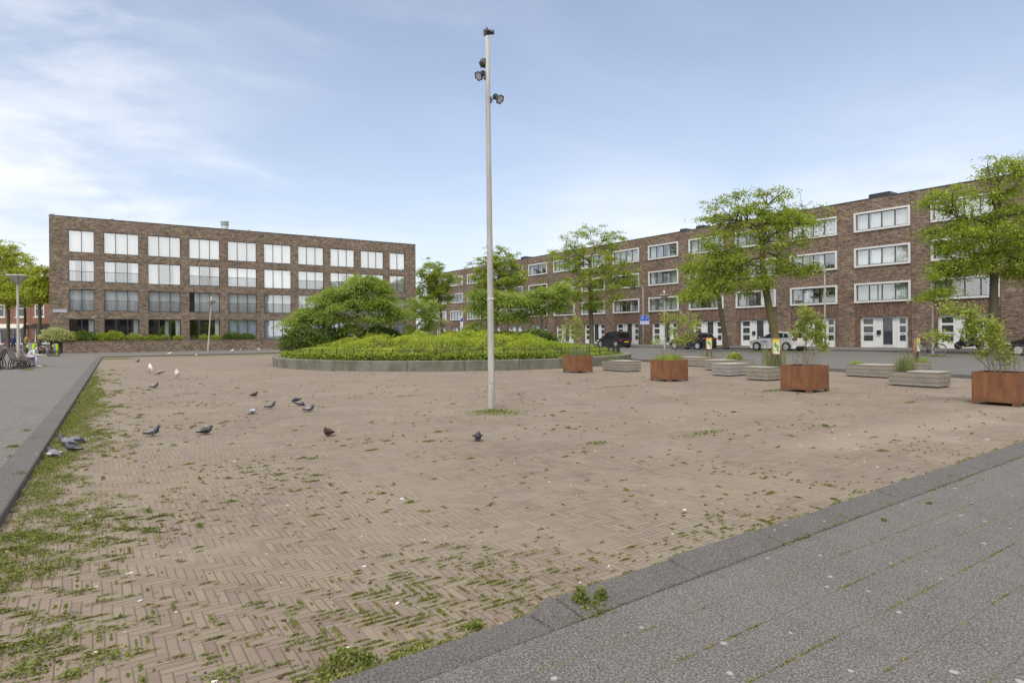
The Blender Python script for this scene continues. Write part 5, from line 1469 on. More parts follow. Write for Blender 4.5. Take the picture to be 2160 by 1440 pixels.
pgrass(pls[3], 'dry flower stalks in the largest planter', .55, 60, 4, 60, m='seed_head', w=.0035)

def sapling(r, label, lobes, seed, stems, off=(SW / 2, SW / 2), nleaf=40, L=.085):
    b = in_planter(r, off[0], off[1], .62); Y = b.y
    lb = px_lobes(lobes, Y, b, .9)
    root = thing('sapling', label, 'young tree', b, 0, 'young trees in the rusty planters')
    rng = np.random.default_rng(seed); random.seed(seed)
    tips = []; mb = MB(); own = []
    for li, (c, rr, n) in enumerate(lb):
        d = rng.normal(size=(n, 3)); d /= np.linalg.norm(d, axis=1)[:, None]
        tp = np.array(c) + d * (rng.uniform(.1, 1, n) ** .5)[:, None] * np.array(rr); tips.append(tp)
    for si, (s0, li) in enumerate(stems):
        c = Vector(lb[li][0]); s = Vector((s0, rng.normal() * .04, 0)); v = c - s
        path = bez(s, s + Vector((v.x * .15, v.y * .2, v.z * .45)), s + v * .65 + Vector((0, 0, v.z * .1)), c, 8)
        mb.tube(path, [.013 * (1 - .7 * i / 8) for i in range(9)], 5)
        for p in tips[li]:
            p = Vector(p); j = min(range(4, 9), key=lambda q: (path[q] - p).length); hp = (p - path[j]).length
            mb.tube(bez(path[j], path[j] + (p - path[j]) * .4 + Vector((0, 0, hp * .12)), p, p, 2), [.005, .004, .002], 3, caps=False)
    used = {li for _, li in stems}
    for li in range(len(lb)):
        if li in used: continue
        c = Vector(lb[li][0]); j = min(used, key=lambda q: (Vector(lb[q][0]) - c).length); a = Vector(lb[j][0])
        mb.tube(bez(a, a + (c - a) * .4, c, c, 4), [.007, .006, .005, .004, .003], 4)
        for p in tips[li]: mb.tube([c, (c + Vector(p)) / 2 + Vector((0, 0, .02)), Vector(p)], [.004, .003, .002], 3, caps=False)
    mb.build('stems', M['grey_twig'], root)
    T_ = np.concatenate(tips); nl_ = rng.poisson(nleaf, len(T_)).clip(4); ix = np.repeat(np.arange(len(T_)), nl_)
    P_ = T_[ix] + rng.normal(size=(len(ix), 3)) * .075
    V = leaf_quads(rng, P_, L, L * .48, up=.25, droop=.5)
    put('crown', fast_mesh('crown', V, 4, [M['sapling_leaf']]), root)
sapling(pls[0], 'yellow green young tree with bushy crown in the planter before the round wall', [(1196, 688, 16, 14, 9), (1216, 682, 16, 14, 9), (1205, 702, 22, 14, 11), (1226, 704, 12, 12, 6), (1190, 712, 10, 10, 4)], 3, [(-.05, 0), (.08, 1), (0, 2)], nleaf=28)
sapling(pls[1], 'three thin leafy stems in the planter beside the dark blue car', [(1408, 672, 13, 12, 9), (1438, 674, 12, 13, 9), (1467, 682, 14, 18, 11), (1420, 702, 9, 12, 5), (1452, 712, 20, 13, 9), (1425, 722, 22, 8, 7), (1388, 722, 12, 6, 4)], 4, [(-.1, 0), (0, 1), (.1, 2), (.05, 4), (-.1, 6), (-.02, 5)], nleaf=26)
sapling(pls[2], 'bushy young tree in the planter in front of the white car', [(1700, 655, 14, 13, 12), (1708, 674, 17, 14, 14), (1692, 690, 13, 12, 9), (1728, 684, 12, 14, 9), (1722, 708, 16, 12, 10), (1732, 728, 14, 12, 9), (1706, 708, 12, 12, 7), (1672, 702, 9, 6, 4)], 5, [(-.05, 1), (.05, 3), (.1, 5), (0, 4)], nleaf=26)
sapling(pls[3], 'leaning young tree spreading over the largest planter', [(2008, 650, 20, 10, 9), (2035, 662, 22, 12, 12), (2066, 680, 26, 16, 16), (2095, 690, 14, 16, 8), (2052, 706, 20, 10, 9), (1982, 708, 24, 8, 9), (2100, 716, 26, 16, 14), (2112, 736, 12, 8, 4), (2120, 755, 16, 8, 5), (2072, 742, 14, 7, 4)], 6, [(-.05, 1), (.02, 2), (.08, 6), (-.02, 5), (.1, 8), (0, 4)], off=(.2, .5), nleaf=26)

# ------------------------------------------------------------------ timber seat boxes
WG = 'weathered timber seat planters'
def timber_box(px, py, lu, lv, label, seat, m='weathered_timber', h=.41, rot=None, foot=True):
    """seat: (u0,u1,v0,v1) covered by a slatted top; the rest is an open planting box"""
    r = square_root('timber_planter', px, py, label, 'seat planter', PLAZA - rad(1.5) if rot is None else rot, group=WG)
    b0 = .035
    mb = MB(); tk = .05
    mb.b(tk, lu - tk, 0, tk, b0, h); mb.b(tk, lu - tk, lv - tk, lv, b0, h); mb.b(0, tk, 0, lv, b0, h); mb.b(lu - tk, lu, 0, lv, b0, h)
    mb.build('side_boards', M[m], r, bevel=.006)
    mb = MB(); mb.b(.06, lu - .06, .06, lv - .06, 0, b0 + .02); mb.build('base', M['black_plastic'], r)
    u0, u1, v0, v1 = seat
    if u1 > u0:
        mb = MB(); mb.b(u0 - (.012 if u0 == 0 else 0), u1 + (.012 if u1 == lu else 0), v0 - (.012 if v0 == 0 else 0), v1 + (.012 if v1 == lv else 0), h + .001, h + .035); mb.build('seat_top', M['seat_slats'], r, bevel=.005)
        for (a, b, c, d) in (((u0 + u1) / 2 - .04, (u0 + u1) / 2 + .04, -.012, -.001),):
            mb = MB(); mb.b(a, b, c, d, b0, h - .002); mb.build('batten', M[m], r)
    mb = MB(); mb.b(tk, lu - tk, tk, lv - tk, .2, h - .05); mb.build('planting_soil', M['soil'], r)
    return r
tA = timber_box(1322, 784.7, .80, 1.5, 'timber seat planter right beside the round concrete wall', (0, .8, 0, 1.1))
tB = timber_box(1483, 774, 1.25, 1.4, 'timber seat planter behind the dark blue car planter with an information post', (0, .55, .0, 1.4))
tC = timber_box(1519.6, 782.6, 2.2, .8, 'long low timber seat planter with a small green clump in its middle', (0, 1.05, 0, .8))
tD = timber_box(1540, 794, 1.15, .8, 'lilac grey timber seat box between the other boxes', (0, 1.15, 0, .8), 'grey_timber')
tE = timber_box(1618.6, 803.7, 1.3, .8, 'timber seat planter with tall grass and an information post beside the rusty planter', (0, .62, 0, .8), rot=PLAZA + rad(0))
tF = timber_box(1872, 798, .8, 1.42, 'long timber seat planter with a weedy far end', (0, .8, 0, 1.05))
tG = timber_box(1979, 819, .77, 1.3, 'timber seat planter with slatted top nearest the largest rusty planter', (0, .77, 0, .8))
tH = timber_box(1945, 787, .8, .8, 'small timber planter box holding an information post', (0, 0, 0, 0))
def tgrass(r, label, x, y, h, n, seed, dims, m, heads=0):
    o = blades('grass_clump', label, in_planter(r, x, y, .36), n, h, .3, seed, m, heads=heads, group=PG, dims=dims); o.rotation_euler.z = r.rotation_euler.z
tgrass(tA, 'thin grass at the back of the seat planter by the round wall', .4, 1.3, .42, 120, 11, (.3, .12), 'reed_leaf')
tgrass(tB, 'thin grass around the information post by the dark blue car', .9, .5, .35, 160, 12, (.25, .4), 'reed_leaf')
shrub('garden_shrub', 'small green clump in the long low seat planter', in_planter(tC, 1.45, .4, .36), [((0, 0, .14), (.34, .26, .2))], 71, 'hedge_leaf', n=900, L=.07, Wd=.035)
tgrass(tE, 'tall feathery grass around the information post by the white car', 1.05, .45, .95, 260, 13, (.28, .3), 'reed_leaf', 30)
tgrass(tF, 'weeds at the far end of the long timber seat planter', .4, 1.22, .22, 200, 14, (.3, .14), 'hedge_leaf')
tgrass(tG, 'airy grass with pale stalks in the seat planter near the largest rusty planter', .4, 1.05, .62, 300, 15, (.3, .2), 'reed_leaf', 40)
tgrass(tH, 'short grass around the information post in the small box', .4, .4, .26, 300, 16, (.34, .34), 'hedge_leaf')

# information posts
def info_post(r, x, y, label, h=1.0, rz=-.35):
    c = in_planter(r, x, y, .30); o = thing('information_post', label, 'sign', c, rz, 'timber information posts with green posters')
    for q in (-.095, .095):
        mb = MB(); mb.b(q - .035, q + .035, -.04, .04, 0, h + .02); mb.build('post', M['post_timber'], o, bevel=.006)
    mb = MB(); mb.b(-.14, .14, -.075, -.041, h - .50, h + .06); mb.build('backboard', M['post_timber'], o, bevel=.005)
    mb = MB(); mb.b(-.105, .105, -.082, -.0755, h - .46, h + .02, 0)
    for (a, b_, c_2, d_, mi) in ((-.105, .105, -.09, .02, 1), (-.09, .03, -.26, -.07, 2), (-.02, .09, -.38, -.14, 2), (-.10, -.02, -.40, -.24, 1), (.03, .095, -.22, -.1, 1), (-.06, .02, -.33, -.25, 0), (.04, .10, -.42, -.34, 2)):
        cx_, cz_ = (a + b_) / 2, h + (c_2 + d_) / 2; n_ = 9; off = random.uniform(0, 1); dy = random.uniform(.0003, .0024)
        if mi == 1 and a == -.105: mb.b(a, b_, -.0845, -.0822, h + c_2, h + d_, 1); continue
        vs = [(cx_ + (b_ - a) / 2 * math.cos(6.283 * i / n_ + off) * random.uniform(.7, 1.15), -.0825 - dy, cz_ + (d_ - c_2) / 2 * math.sin(6.283 * i / n_ + off) * random.uniform(.7, 1.1)) for i in range(n_)]
        mb.add(vs, [tuple(range(n_ - 1, -1, -1))], mi)
    mb.build('poster', [M['poster_white'], M['poster_yellow'], M['poster_green']], o)
random.seed(3)
info_post(tB, .85, .35, 'information post with green poster by the dark blue car', .98)
info_post(tE, .93, .28, 'information post with green poster in front of the leaning tree trunk', 1.02)
info_post(tH, .35, .35, 'information post with green poster turned sideways near the bicycle', .98, .55)

# ------------------------------------------------------------------ cars
def car(name, label, c, rz, outline, belt, W, paint, wheels, wr, sides, screen, rear, group='cars parked along the terrace', rim_spokes=5, extra=None):
    """outline: side silhouette (x forward, z), counter-clockwise from rear bottom; belt z; W half width"""
    r = thing(name, label, 'car', c, rz, group)
    top = max(z for _, z in outline)
    def ys(x, z):
        w = W * (1 - .20 * max(0, (z - belt)) / (top - belt) ) if z > belt else W * (1 - .05 * max(0, (belt * .62 - z)) / belt)
        xs = [p[0] for p in outline]; xm, xM = min(xs), max(xs)
        e = min(x - xm, xM - x); 
        return w * (1 - .14 * max(0, 1 - e / .55) ** 2)
    mb = MB(); n = len(outline)
    lo = [p for p in outline if p[1] <= belt + 1e-6]; hi = [p for p in outline if p[1] >= belt - 1e-6]
    slices = (-1, -.8, -.4, 0, .4, .8, 1)
    vs = []
    for f in slices:
        for (x, z) in outline:
            crown = .03 * (1 - f * f) if z > top - .06 else 0
            vs.append((x - (.05 * f * f if x > 0 else -.04 * f * f), ys(x, z) * f, z + crown))
    fs = []
    for si in range(len(slices) - 1):
        for i in range(n):
            j = (i + 1) % n
            fs.append((si * n + i, (si + 1) * n + i, (si + 1) * n + j, si * n + j))
    fs = [tuple(reversed(f)) for f in fs]
    il = [i for i, p in enumerate(outline) if p[1] <= belt + 1e-6]; ih = [i for i, p in enumerate(outline) if p[1] >= belt - 1e-6]
    for si, flip in ((0, False), (len(slices) - 1, True)):
        for ii in (il, ih):
            f = tuple(si * n + i for i in ii); fs.append(tuple(reversed(f)) if flip else f)
    mb.add(vs, fs)
    o = mb.build('body', M[paint], r, bevel=.035, seg=2, smooth=True)
    g = lambda pts, off=.006: [(x, 0, z) for x, z in pts]
    for sgn in (-1, 1):
        for poly in sides:
            q = MB(); v = [(x, sgn * (ys(x, z) + .004), z) for x, z in poly]
            q.add(v, [tuple(range(len(v))) if sgn < 0 else tuple(reversed(range(len(v))))]); q.build('side_window', M['car_glass'], r)
        q = MB(); x0, z0 = sides[0][0]
        q.tube([(x0 + .05, sgn * W * .97, z0 + .02), (x0 + .07, sgn * (W + .10), z0 + .06), (x0 + .05, sgn * (W + .17), z0 + .09)], [.03, .07, .05], 8, flat=.8); q.build('mirror', M[paint], r, smooth=True)
        for k, dx in enumerate(extra.get('doors', ()) if extra else ()):
            q = MB(); q.b(dx - .006, dx + .006, sgn * (W + .0005) - .003, sgn * (W + .0005) + .003, .32, belt - .02); q.build('door_seam', M['black_plastic'], r)
            q = MB(); q.b(dx - .24, dx - .08, sgn * (W + .012) - .012, sgn * (W + .012) + .012, belt - .12, belt - .09); q.build('door_handle', M[paint], r)
    for (pts, nm) in ((screen, 'windscreen'), (rear, 'rear_window')):
        (xa, za), (xb, zb) = pts; dv = Vector((xb - xa, zb - za)); nn = Vector((-dv.y, dv.x)).normalized() * .012
        if nn.x * (1 if nm == 'windscreen' else -1) < 0: nn = -nn
        q = MB(); ya, yb = ys(xa, za) * .86, ys(xb, zb) * .86
        q.quad((xa + nn.x, -ya, za + nn.y), (xa + nn.x, ya, za + nn.y), (xb + nn.x, yb, zb + nn.y), (xb + nn.x, -yb, zb + nn.y)); q.build(nm, M['car_glass'], r)
    for wx in wheels:
        for sgn in (-1, 1):
            a = MB(); R = Matrix.Rotation(rad(90), 3, 'X')
            a.lathe([(.0001, 0), (wr * 1.17, 0), (wr * 1.17, .004)], 24, 0, (wx, sgn * (W * .985 + .003), wr * 1.02), R); a.build('wheel_arch', M['black_plastic'], r)
            w = put('wheel', None, r, (wx, sgn * (W - .07), wr)); w.empty_display_size = .1
            q = MB(); q.lathe([(wr * .62, -.09), (wr * .93, -.09), (wr, -.06), (wr, .06), (wr * .93, .09), (wr * .62, .09)], 24, 0, (0, 0, 0), R); q.build('tyre', M['tyre'], w)
            q = MB(); 
            for k in range(rim_spokes * 2 if rim_spokes > 5 else rim_spokes):
                a_ = 2 * math.pi * k / (rim_spokes * 2 if rim_spokes > 5 else rim_spokes); R2 = Matrix.Rotation(a_, 3, 'Y')
                q.box(R2 @ Vector((wr * .33, sgn * .088, 0)), (wr * .60, .012, wr * (.13 if rim_spokes > 5 else .2)), 0, R2)
            q.lathe([(.0001, -.012), (wr * .16, -.012), (wr * .16, .012), (.0001, .012)], 12, 0, (0, sgn * .09, 0), R)
            q.lathe([(wr * .58, -.01), (wr * .66, -.01), (wr * .66, .01), (wr * .58, .01)], 24, 0, (0, sgn * .088, 0), R); q.build('rim', M['alloy'], w)
            q = MB(); q.lathe([(.0001, 0), (wr * .63, 0)], 20, 0, (0, sgn * .06, 0), R); q.build('brake_disc', M['black_plastic'], w)
    xs = [p[0] for p in outline]; xm, xM = min(xs), max(xs)
    ex = extra or {}
    lz = ex.get('lamp', belt - .12)
    for sgn in (-1, 1):
        q = MB(); q.box((xm + .16, sgn * W * .80, lz), (.30, W * .34, .17), 0); q.build('tail_light', M['red_lamp'], r, bevel=.05, seg=3)
        q = MB(); q.box((xM - .22, sgn * W * .76, belt - .26), (.34, W * .36, .15), 0, Matrix.Rotation(rad(-12) * sgn, 3, 'Z')); q.build('headlight', M['head_lamp'], r, bevel=.04, seg=3)
    q = MB(); q.b(xm - .022 + ex.get('pl', 0), xm + .02 + ex.get('pl', 0), -.26, .26, ex.get('pz', .62), ex.get('pz', .62) + .115); pt = q.build('number_plate', M['plate_yellow'], r)
    q = MB(); q.b(xm + .02, xM - .05, -W * .8, W * .8, .12, .25); q.build('underbody', M['black_plastic'], r)
    q = MB(); q.b(xm - .012, xm + .10, -W * .72, W * .72, .20, .36); q.build('rear_skirt', M['black_plastic'], r, bevel=.03)
    return r
HATCH = [(-1.98, .34), (-1.92, .22), (1.85, .20), (1.98, .30), (2.02, .50), (1.94, .66), (1.72, .76), (1.05, .92), (.95, .94), (.38, 1.30), (.10, 1.41), (-.40, 1.455), (-1.20, 1.42), (-1.52, 1.36), (-1.84, .94), (-1.93, .86), (-1.99, .60)]
H_SIDES = [[(.90, .97), (.36, 1.275), (.12, 1.36), (-.22, 1.385), (-.22, .98)], [(-.28, .98), (-.28, 1.387), (-.95, 1.365), (-.95, 1.0)], [(-1.0, 1.01), (-1.0, 1.36), (-1.22, 1.32), (-1.42, 1.08), (-1.36, 1.03)]]
FAR = rad(124.9)
def park(px, py, off=0.0):
    g_ = at(px, py, ZS); return g_
wc = car('parked_car', 'white hatchback with blue lettering parked behind the leaning tree trunk', park(1628, 739.5) + Vector((.68, .5, 0)), FAR, HATCH, .94, .87, 'car_white', (-1.22, 1.28), .32, H_SIDES, [(.92, .97), (.42, 1.27)], [(-1.80, 1.0), (-1.56, 1.31)], rim_spokes=8, extra=dict(doors=(.92, -.25, -1.05), lamp=.90, pl=.06, pz=.56))
# blue lettering on the doors that face the square (too small to read in the photograph, so only its shape)
mb = MB()
for i, (x, w_, h_) in enumerate(((.80, .05, .10), (.73, .04, .07), (.67, .05, .07), (.60, .04, .07), (.54, .05, .09), (.47, .05, .07), (.40, .05, .07))):
    mb.b(x - w_, x, .868, .876, .70, .70 + h_)
mb.b(.36, .82, .868, .876, .665, .68)
mb.build('door_lettering', M['sign_blue'], wc)
HATCH2 = [(x * .98, z * .985) for x, z in HATCH]
H2S = [[(x * .98, z * .985) for x, z in q] for q in H_SIDES]
car('parked_car', 'dark blue hatchback parked behind the three stemmed planter', park(1446, 737.0) + Vector((.75, .5, 0)), FAR, HATCH2, .94 * .985, .86, 'car_blue', (-1.20, 1.25), .32, H2S, [(.9, .955), (.41, 1.25)], [(-1.76, .985), (-1.53, 1.29)], rim_spokes=5, extra=dict(doors=(.9, -.25), lamp=.92, pz=.55, pl=.05))
JEEP = [(-1.72, .42), (-1.68, .30), (1.66, .30), (1.74, .44), (1.76, .66), (1.70, .84), (1.10, .93), (.72, .95), (.42, 1.46), (.20, 1.56), (-.40, 1.60), (-1.30, 1.59), (-1.56, 1.52), (-1.70, .95), (-1.74, .80)]
JS = [[(.66, .99), (.40, 1.44), (.0, 1.50), (.0, .99)], [(-.08, .99), (-.08, 1.50), (-.70, 1.52), (-.70, .99)], [(-.80, .99), (-.80, 1.52), (-1.36, 1.50), (-1.44, 1.02)]]
car('parked_car', 'black compact off-road car parked just beyond the shrub bed', park(1286, 733.0) + Vector((.5, 0.4, 0)), FAR, JEEP, .95, .80, 'car_black', (-1.08, 1.12), .34, JS, [(.70, .99), (.46, 1.42)], [(-1.69, 1.02), (-1.57, 1.46)], rim_spokes=5, extra=dict(doors=(.66, -.02), lamp=.70, pz=.52))
e_c = at(2150, 750, ZS)
car('parked_car', 'black car with pale wheel cut by the picture edge', e_c + ta.to_3d() * 1.25 - tn.to_3d() * .85, FAR, HATCH, .94, .87, 'car_black', (-1.22, 1.28), .32, H_SIDES, [(.92, .97), (.42, 1.27)], [(-1.80, 1.0), (-1.56, 1.31)], rim_spokes=8, extra=dict(doors=(.92, -.25)))
car('parked_car', 'silver car mostly hidden by the shrub bed in front of the terrace', Vector((atY(1083, 700, 70).x, 70, ZS)), FAR, HATCH, .94, .87, 'car_silver', (-1.22, 1.28), .32, H_SIDES, [(.92, .97), (.42, 1.27)], [(-1.80, 1.0), (-1.56, 1.31)], rim_spokes=8)

# ------------------------------------------------------------------ bicycles and scooters
def bicycle(label, c, rz, tilt=0.0, paint='black_iron', steer=0.0, group=None, basket=None, name='bicycle'):
    r = thing(name, label, 'bicycle', c, rz, group); r.rotation_euler = (tilt, 0, rz)
    A = Vector((-.52, 0, .34)); B = Vector((.56, 0, .34)); bb = Vector((-.08, 0, .28)); seat = Vector((-.24, 0, .82)); head = Vector((.36, 0, .82)); hl = Vector((.42, 0, .60))
    mb = MB()
    mb.tube([bb, seat + Vector((-.02, 0, .06))], .016, 6); mb.tube(bez(hl, hl + Vector((-.15, 0, -.15)), bb + Vector((.2, 0, .02)), bb, 6), .019, 6); mb.tube(bez(head, head + Vector((-.15, 0, -.2)), bb + Vector((.12, 0, .2)), bb + (seat - bb) * .35, 5), .014, 6)
    mb.tube([hl, head + Vector((-.03, 0, .1))], .018, 6)
    for s in (-.05, .05):
        mb.tube([bb + Vector((0, s, 0)), A + Vector((0, s, 0))], .010, 5); mb.tube([seat * .8 + bb * .2 + Vector((0, s * .6, 0)), A + Vector((0, s, 0))], .009, 5); mb.tube([hl + Vector((0, s, -.01)), B + Vector((0, s, 0))], .012, 5)
    mb.b(-.62, -.24, -.07, .07, .72, .735); mb.tube([(-.6, .06, .72), A + Vector((0, .06, 0))], .006, 4); mb.tube([(-.6, -.06, .72), A + Vector((0, -.06, 0))], .006, 4)
    mb.lathe([(.0001, -.012), (.10, -.01), (.10, .01), (.0001, .012)], 14, 0, bb, Matrix.Rotation(rad(90), 3, 'X'))
    mb.build('frame', M[paint], r, smooth=False)
    for cc in (A, B):
        w = put('wheel', None, r, cc); w.empty_display_size = .1
        q = MB(); q.tube([(.325 * math.cos(2 * math.pi * i / 28), 0, .325 * math.sin(2 * math.pi * i / 28)) for i in range(29)], .020, 6, caps=False); q.build('tyre', M['tyre'], w)
        q = MB(); q.tube([(.295 * math.cos(2 * math.pi * i / 28), 0, .295 * math.sin(2 * math.pi * i / 28)) for i in range(29)], .012, 5, caps=False)
        for i in range(14): a = 2 * math.pi * i / 14; q.tube([(0, .02 * (-1) ** i, 0), (.29 * math.cos(a), 0, .29 * math.sin(a))], .003, 3)
        q.build('rim', M['alloy'], w)
        q = MB(); q.tube([(.36 * math.cos(a), 0, .36 * math.sin(a)) for a in [rad(30 + 15 * i) for i in range(10)]], .022, 6, flat=.5); q.build('mudguard', M[paint], w)
    mb = MB(); hb = head + Vector((-.05, 0, .22)); mb.tube([head, hb], .014, 6); mb.tube([hb + Vector((-.2, .28, .0)), hb + Vector((-.05, .27, .02)), hb + Vector((.02, .1, .01)), hb + Vector((.02, -.1, .01)), hb + Vector((-.05, -.27, .02)), hb + Vector((-.2, -.28, .0))], .012, 6); mb.build('handlebar', M['black_iron'], r)
    mb = MB(); mb.tube([(-.38, 0, .93), (-.26, 0, .945), (-.1, 0, .93)], [.085, .07, .02], 8, flat=.4); mb.tube([seat, (-.26, 0, .93)], .012, 6); mb.build('saddle', M['black_plastic'], r)
    if basket:
        mb = MB(); mb.box((.62, 0, .86), (.32, .42, .28), 0, None, (1.15, 1.15)); mb.build('crate', M[basket], r, bevel=.01)
    return r
bk = at(1962, 749.5, ZS)
bicycle('black city bicycle leaning on the funnel lamp beside the information post', bk + Vector((-.10, -.15, 0)), rad(-12), rad(-6))
bg = 'bicycles parked beside the old houses'
for i, (px, Y, rz, lab, bas, pt) in enumerate(((2, 72, 20, 'bicycle with a red crate at the picture edge', 'red_cloth', 'black_iron'), (10, 73, 25, 'lilac bicycle beside the one with the red crate', None, 'trousers'), (18, 74, 15, 'dark bicycle before the first tree trunk', None, 'black_iron'),
        (44, 70, 160, 'dark bicycle just behind the lamp pole', None, 'black_iron'), (50, 72, 30, 'dark bicycle behind the man in mustard', None, 'black_iron'), (64, 60, 200, 'bicycle with pale frame behind the lime green bins', None, 'grey_panel'), (72, 58, 185, 'dark bicycle behind the seated person', None, 'black_iron'))):
    b = atY(px, 700, Y); bicycle(lab, (b.x, Y, ZL), rad(rz), rad(5), pt, 0, bg, bas)
def scooter(label, c, rz, body='black_plastic', group=None):
    r = thing('motor_scooter', label, 'scooter', c, rz, group)
    for x in (-.62, .64):
        w = put('wheel', None, r, (x, 0, .25)); R = Matrix.Rotation(rad(90), 3, 'X')
        q = MB(); q.lathe([(.14, -.06), (.22, -.06), (.25, -.03), (.25, .03), (.22, .06), (.14, .06)], 20, 0, (0, 0, 0), R); q.build('tyre', M['tyre'], w)
        q = MB(); q.lathe([(.0001, -.03), (.06, -.05), (.15, -.045), (.15, .045), (.06, .05), (.0001, .03)], 16, 0, (0, 0, 0), R); q.build('rim', M['alloy'], w)
    mb = MB(); mb.tube([(-.85, 0, .62), (-.62, 0, .60), (-.35, 0, .55), (-.15, 0, .36), (.1, 0, .30), (.32, 0, .34), (.42, 0, .62), (.40, 0, .88)], [.05, .17, .19, .17, .15, .16, .19, .10], 10, flat=1.0); mb.build('body', M[body], r, smooth=True)
    mb = MB(); mb.tube([(-.80, 0, .80), (-.5, 0, .82), (-.2, 0, .78), (-.08, 0, .74)], [.10, .14, .13, .06], 10, flat=.5); mb.build('seat', M['black_plastic'], r, smooth=True)
    mb = MB(); mb.tube([(.64, .0, .25), (.50, 0, .60), (.40, 0, 1.02)], [.05, .05, .03], 8); mb.tube([(.28, .33, 1.02), (.38, .15, 1.04), (.38, -.15, 1.04), (.28, -.33, 1.02)], .016, 6); mb.build('handlebar', M['black_iron'], r)
    mb = MB(); mb.tube([(.40, 0, .50), (.60, 0, .52), (.82, 0, .40)], [.10, .13, .05], 8, flat=.6); mb.build('mudguard', M[body], r, smooth=True)
    mb = MB(); mb.ball((.47, 0, .98), (.07, .09, .08)); mb.build('headlight', M['head_lamp'], r, smooth=True)
    for y in (.28, -.28):
        mb = MB(); mb.tube([(.34, y, 1.03), (.36, y * 1.1, 1.2)], .008, 4); mb.ball((.36, y * 1.12, 1.24), (.02, .07, .05)); mb.build('mirror', M['black_iron'], r)
    return r
sc = at(2030, 736.5, ZP); scooter('black motor scooter parked in front of a white door', (sc.x + .55, sc.y + .1, ZP), math.pi - rad(25))
for i, (px, Y, rz, body, lab) in enumerate(((70, 57, 170, 'black_plastic', 'dark motor scooter behind the lime green bins'), (82, 56.5, 160, 'grey_panel', 'grey motor scooter at the end of the garden wall'))):
    b = atY(px, 700, Y); scooter(lab, (b.x, Y, ZL), rad(rz), body, 'scooters by the garden wall')
# lime green waste columns
for px, Y, w_, h_, lab in ((66, 43.0, .26, 1.05, 'grey waste column with a lime green side behind the benches'), (116.5, 49, .20, .95, 'grey waste column with lime green side by the garden wall')):
    b = atY(px, 700, Y); r = thing('waste_column', lab, 'bin', (b.x, Y, ZL), rad(12), 'grey and lime waste columns')
    mb = MB(); mb.b(-w_ * .5, w_ * .35, -w_ / 2, w_ / 2, 0, h_ * .97); mb.b(-w_ * .52, w_ * .37, -w_ * .52, w_ * .52, h_ * .97, h_ + .05); mb.build('housing', M['grey_panel'], r, bevel=.02)
    mb = MB(); mb.b(w_ * .36, w_ * .95, -w_ * .52, w_ * .5, 0.02, h_); mb.build('lime_panel', M['lime_green'], r, bevel=.02)
    mb = MB(); mb.b(-w_ * .95, -w_ * .51, -w_ * .5, w_ * .3, h_ * .74, h_ * .96); mb.build('flap', M['lime_green'], r, bevel=.02)

# ------------------------------------------------------------------ slatted benches (seat faces local +x, length along local +y)
PROF = [(-.30, .98), (-.27, .90), (-.235, .82), (-.20, .74), (-.17, .66), (-.14, .58), (-.10, .50), (-.03, .445), (.06, .425), (.15, .43), (.24, .44), (.33, .435), (.41, .40), (.455, .34)]
def bench(label, c, rz, length=1.9, slats=True):
    r = thing('slatted_bench', label, 'bench', c, rz, 'curved timber slat benches')
    for nm, rng_ in (('backrest', range(0, 7)), ('seat', range(7, len(PROF)))):
        mb = MB()
        for i in rng_:
            x, z = PROF[i]; a = PROF[max(0, i - 1)]; b = PROF[min(len(PROF) - 1, i + 1)]; an = math.atan2(b[1] - a[1], b[0] - a[0])
            mb.box((x, length / 2, z), (.050, length, .026), 0, Matrix.Rotation(-an, 3, 'Y'))
        mb.build(nm, M['bench_timber'], r)
    for y in (.10, length / 2, length - .10):
        mb = MB(); off = .035
        pr = [Vector((x - .02, y, z - off)) for x, z in PROF[:-2]]
        mb.tube(pr + [Vector((.44, y, .34)), Vector((.46, y, .22)), Vector((.40, y, .06)), Vector((.26, y, .018)), Vector((.10, y, .07)), Vector((.06, y, .18)), Vector((.12, y, .27)), Vector((.22, y, .27)), Vector((.27, y, .2)), Vector((.22, y, .14))], .019, 6)
        mb.tube([Vector((-.16, y, .50)), Vector((-.22, y, .3)), Vector((-.24, y, .1)), Vector((-.18, y, .02)), Vector((-.08, y, .02)), Vector((-.04, y, .1)), Vector((-.09, y, .16))], .019, 6)
        mb.tube([Vector((-.2, y, .30)), Vector((.0, y, .24)), Vector((.07, y, .2))], .014, 6)
        mb.build('scroll_frame', M['black_iron'], r)
    return r
vdir = V2(A_L); brz = rad(A_L) - math.pi / 2
b1 = at(30, 779, ZL)
bench('curved slat bench nearest to the camera facing the brick square', b1, brz)
pB2 = Vector(b1) + Vector((*(vdir * 2.15), 0)) + Vector((.12, 0, 0)); bench('curved slat bench on which the person in pale clothes sits', pB2, brz)
pB0 = Vector(b1) + Vector((*(V2(A_L - 90) * -.75), 0)) + Vector((*(vdir * 1.9), 0)); bench('curved slat bench facing away behind the nearest bench', pB0, brz + math.pi)
pB4 = Vector(pB0) + Vector((*(V2(A_L - 90) * -.55), 0)) - Vector((*(vdir * .1), 0)); bench('curved slat bench cut by the picture edge', pB4, brz)
b3 = at(116, 752, ZL); bench('curved slat bench standing alone before the garden wall', b3 - Vector((.3, 0, 0)), brz, 2.2)

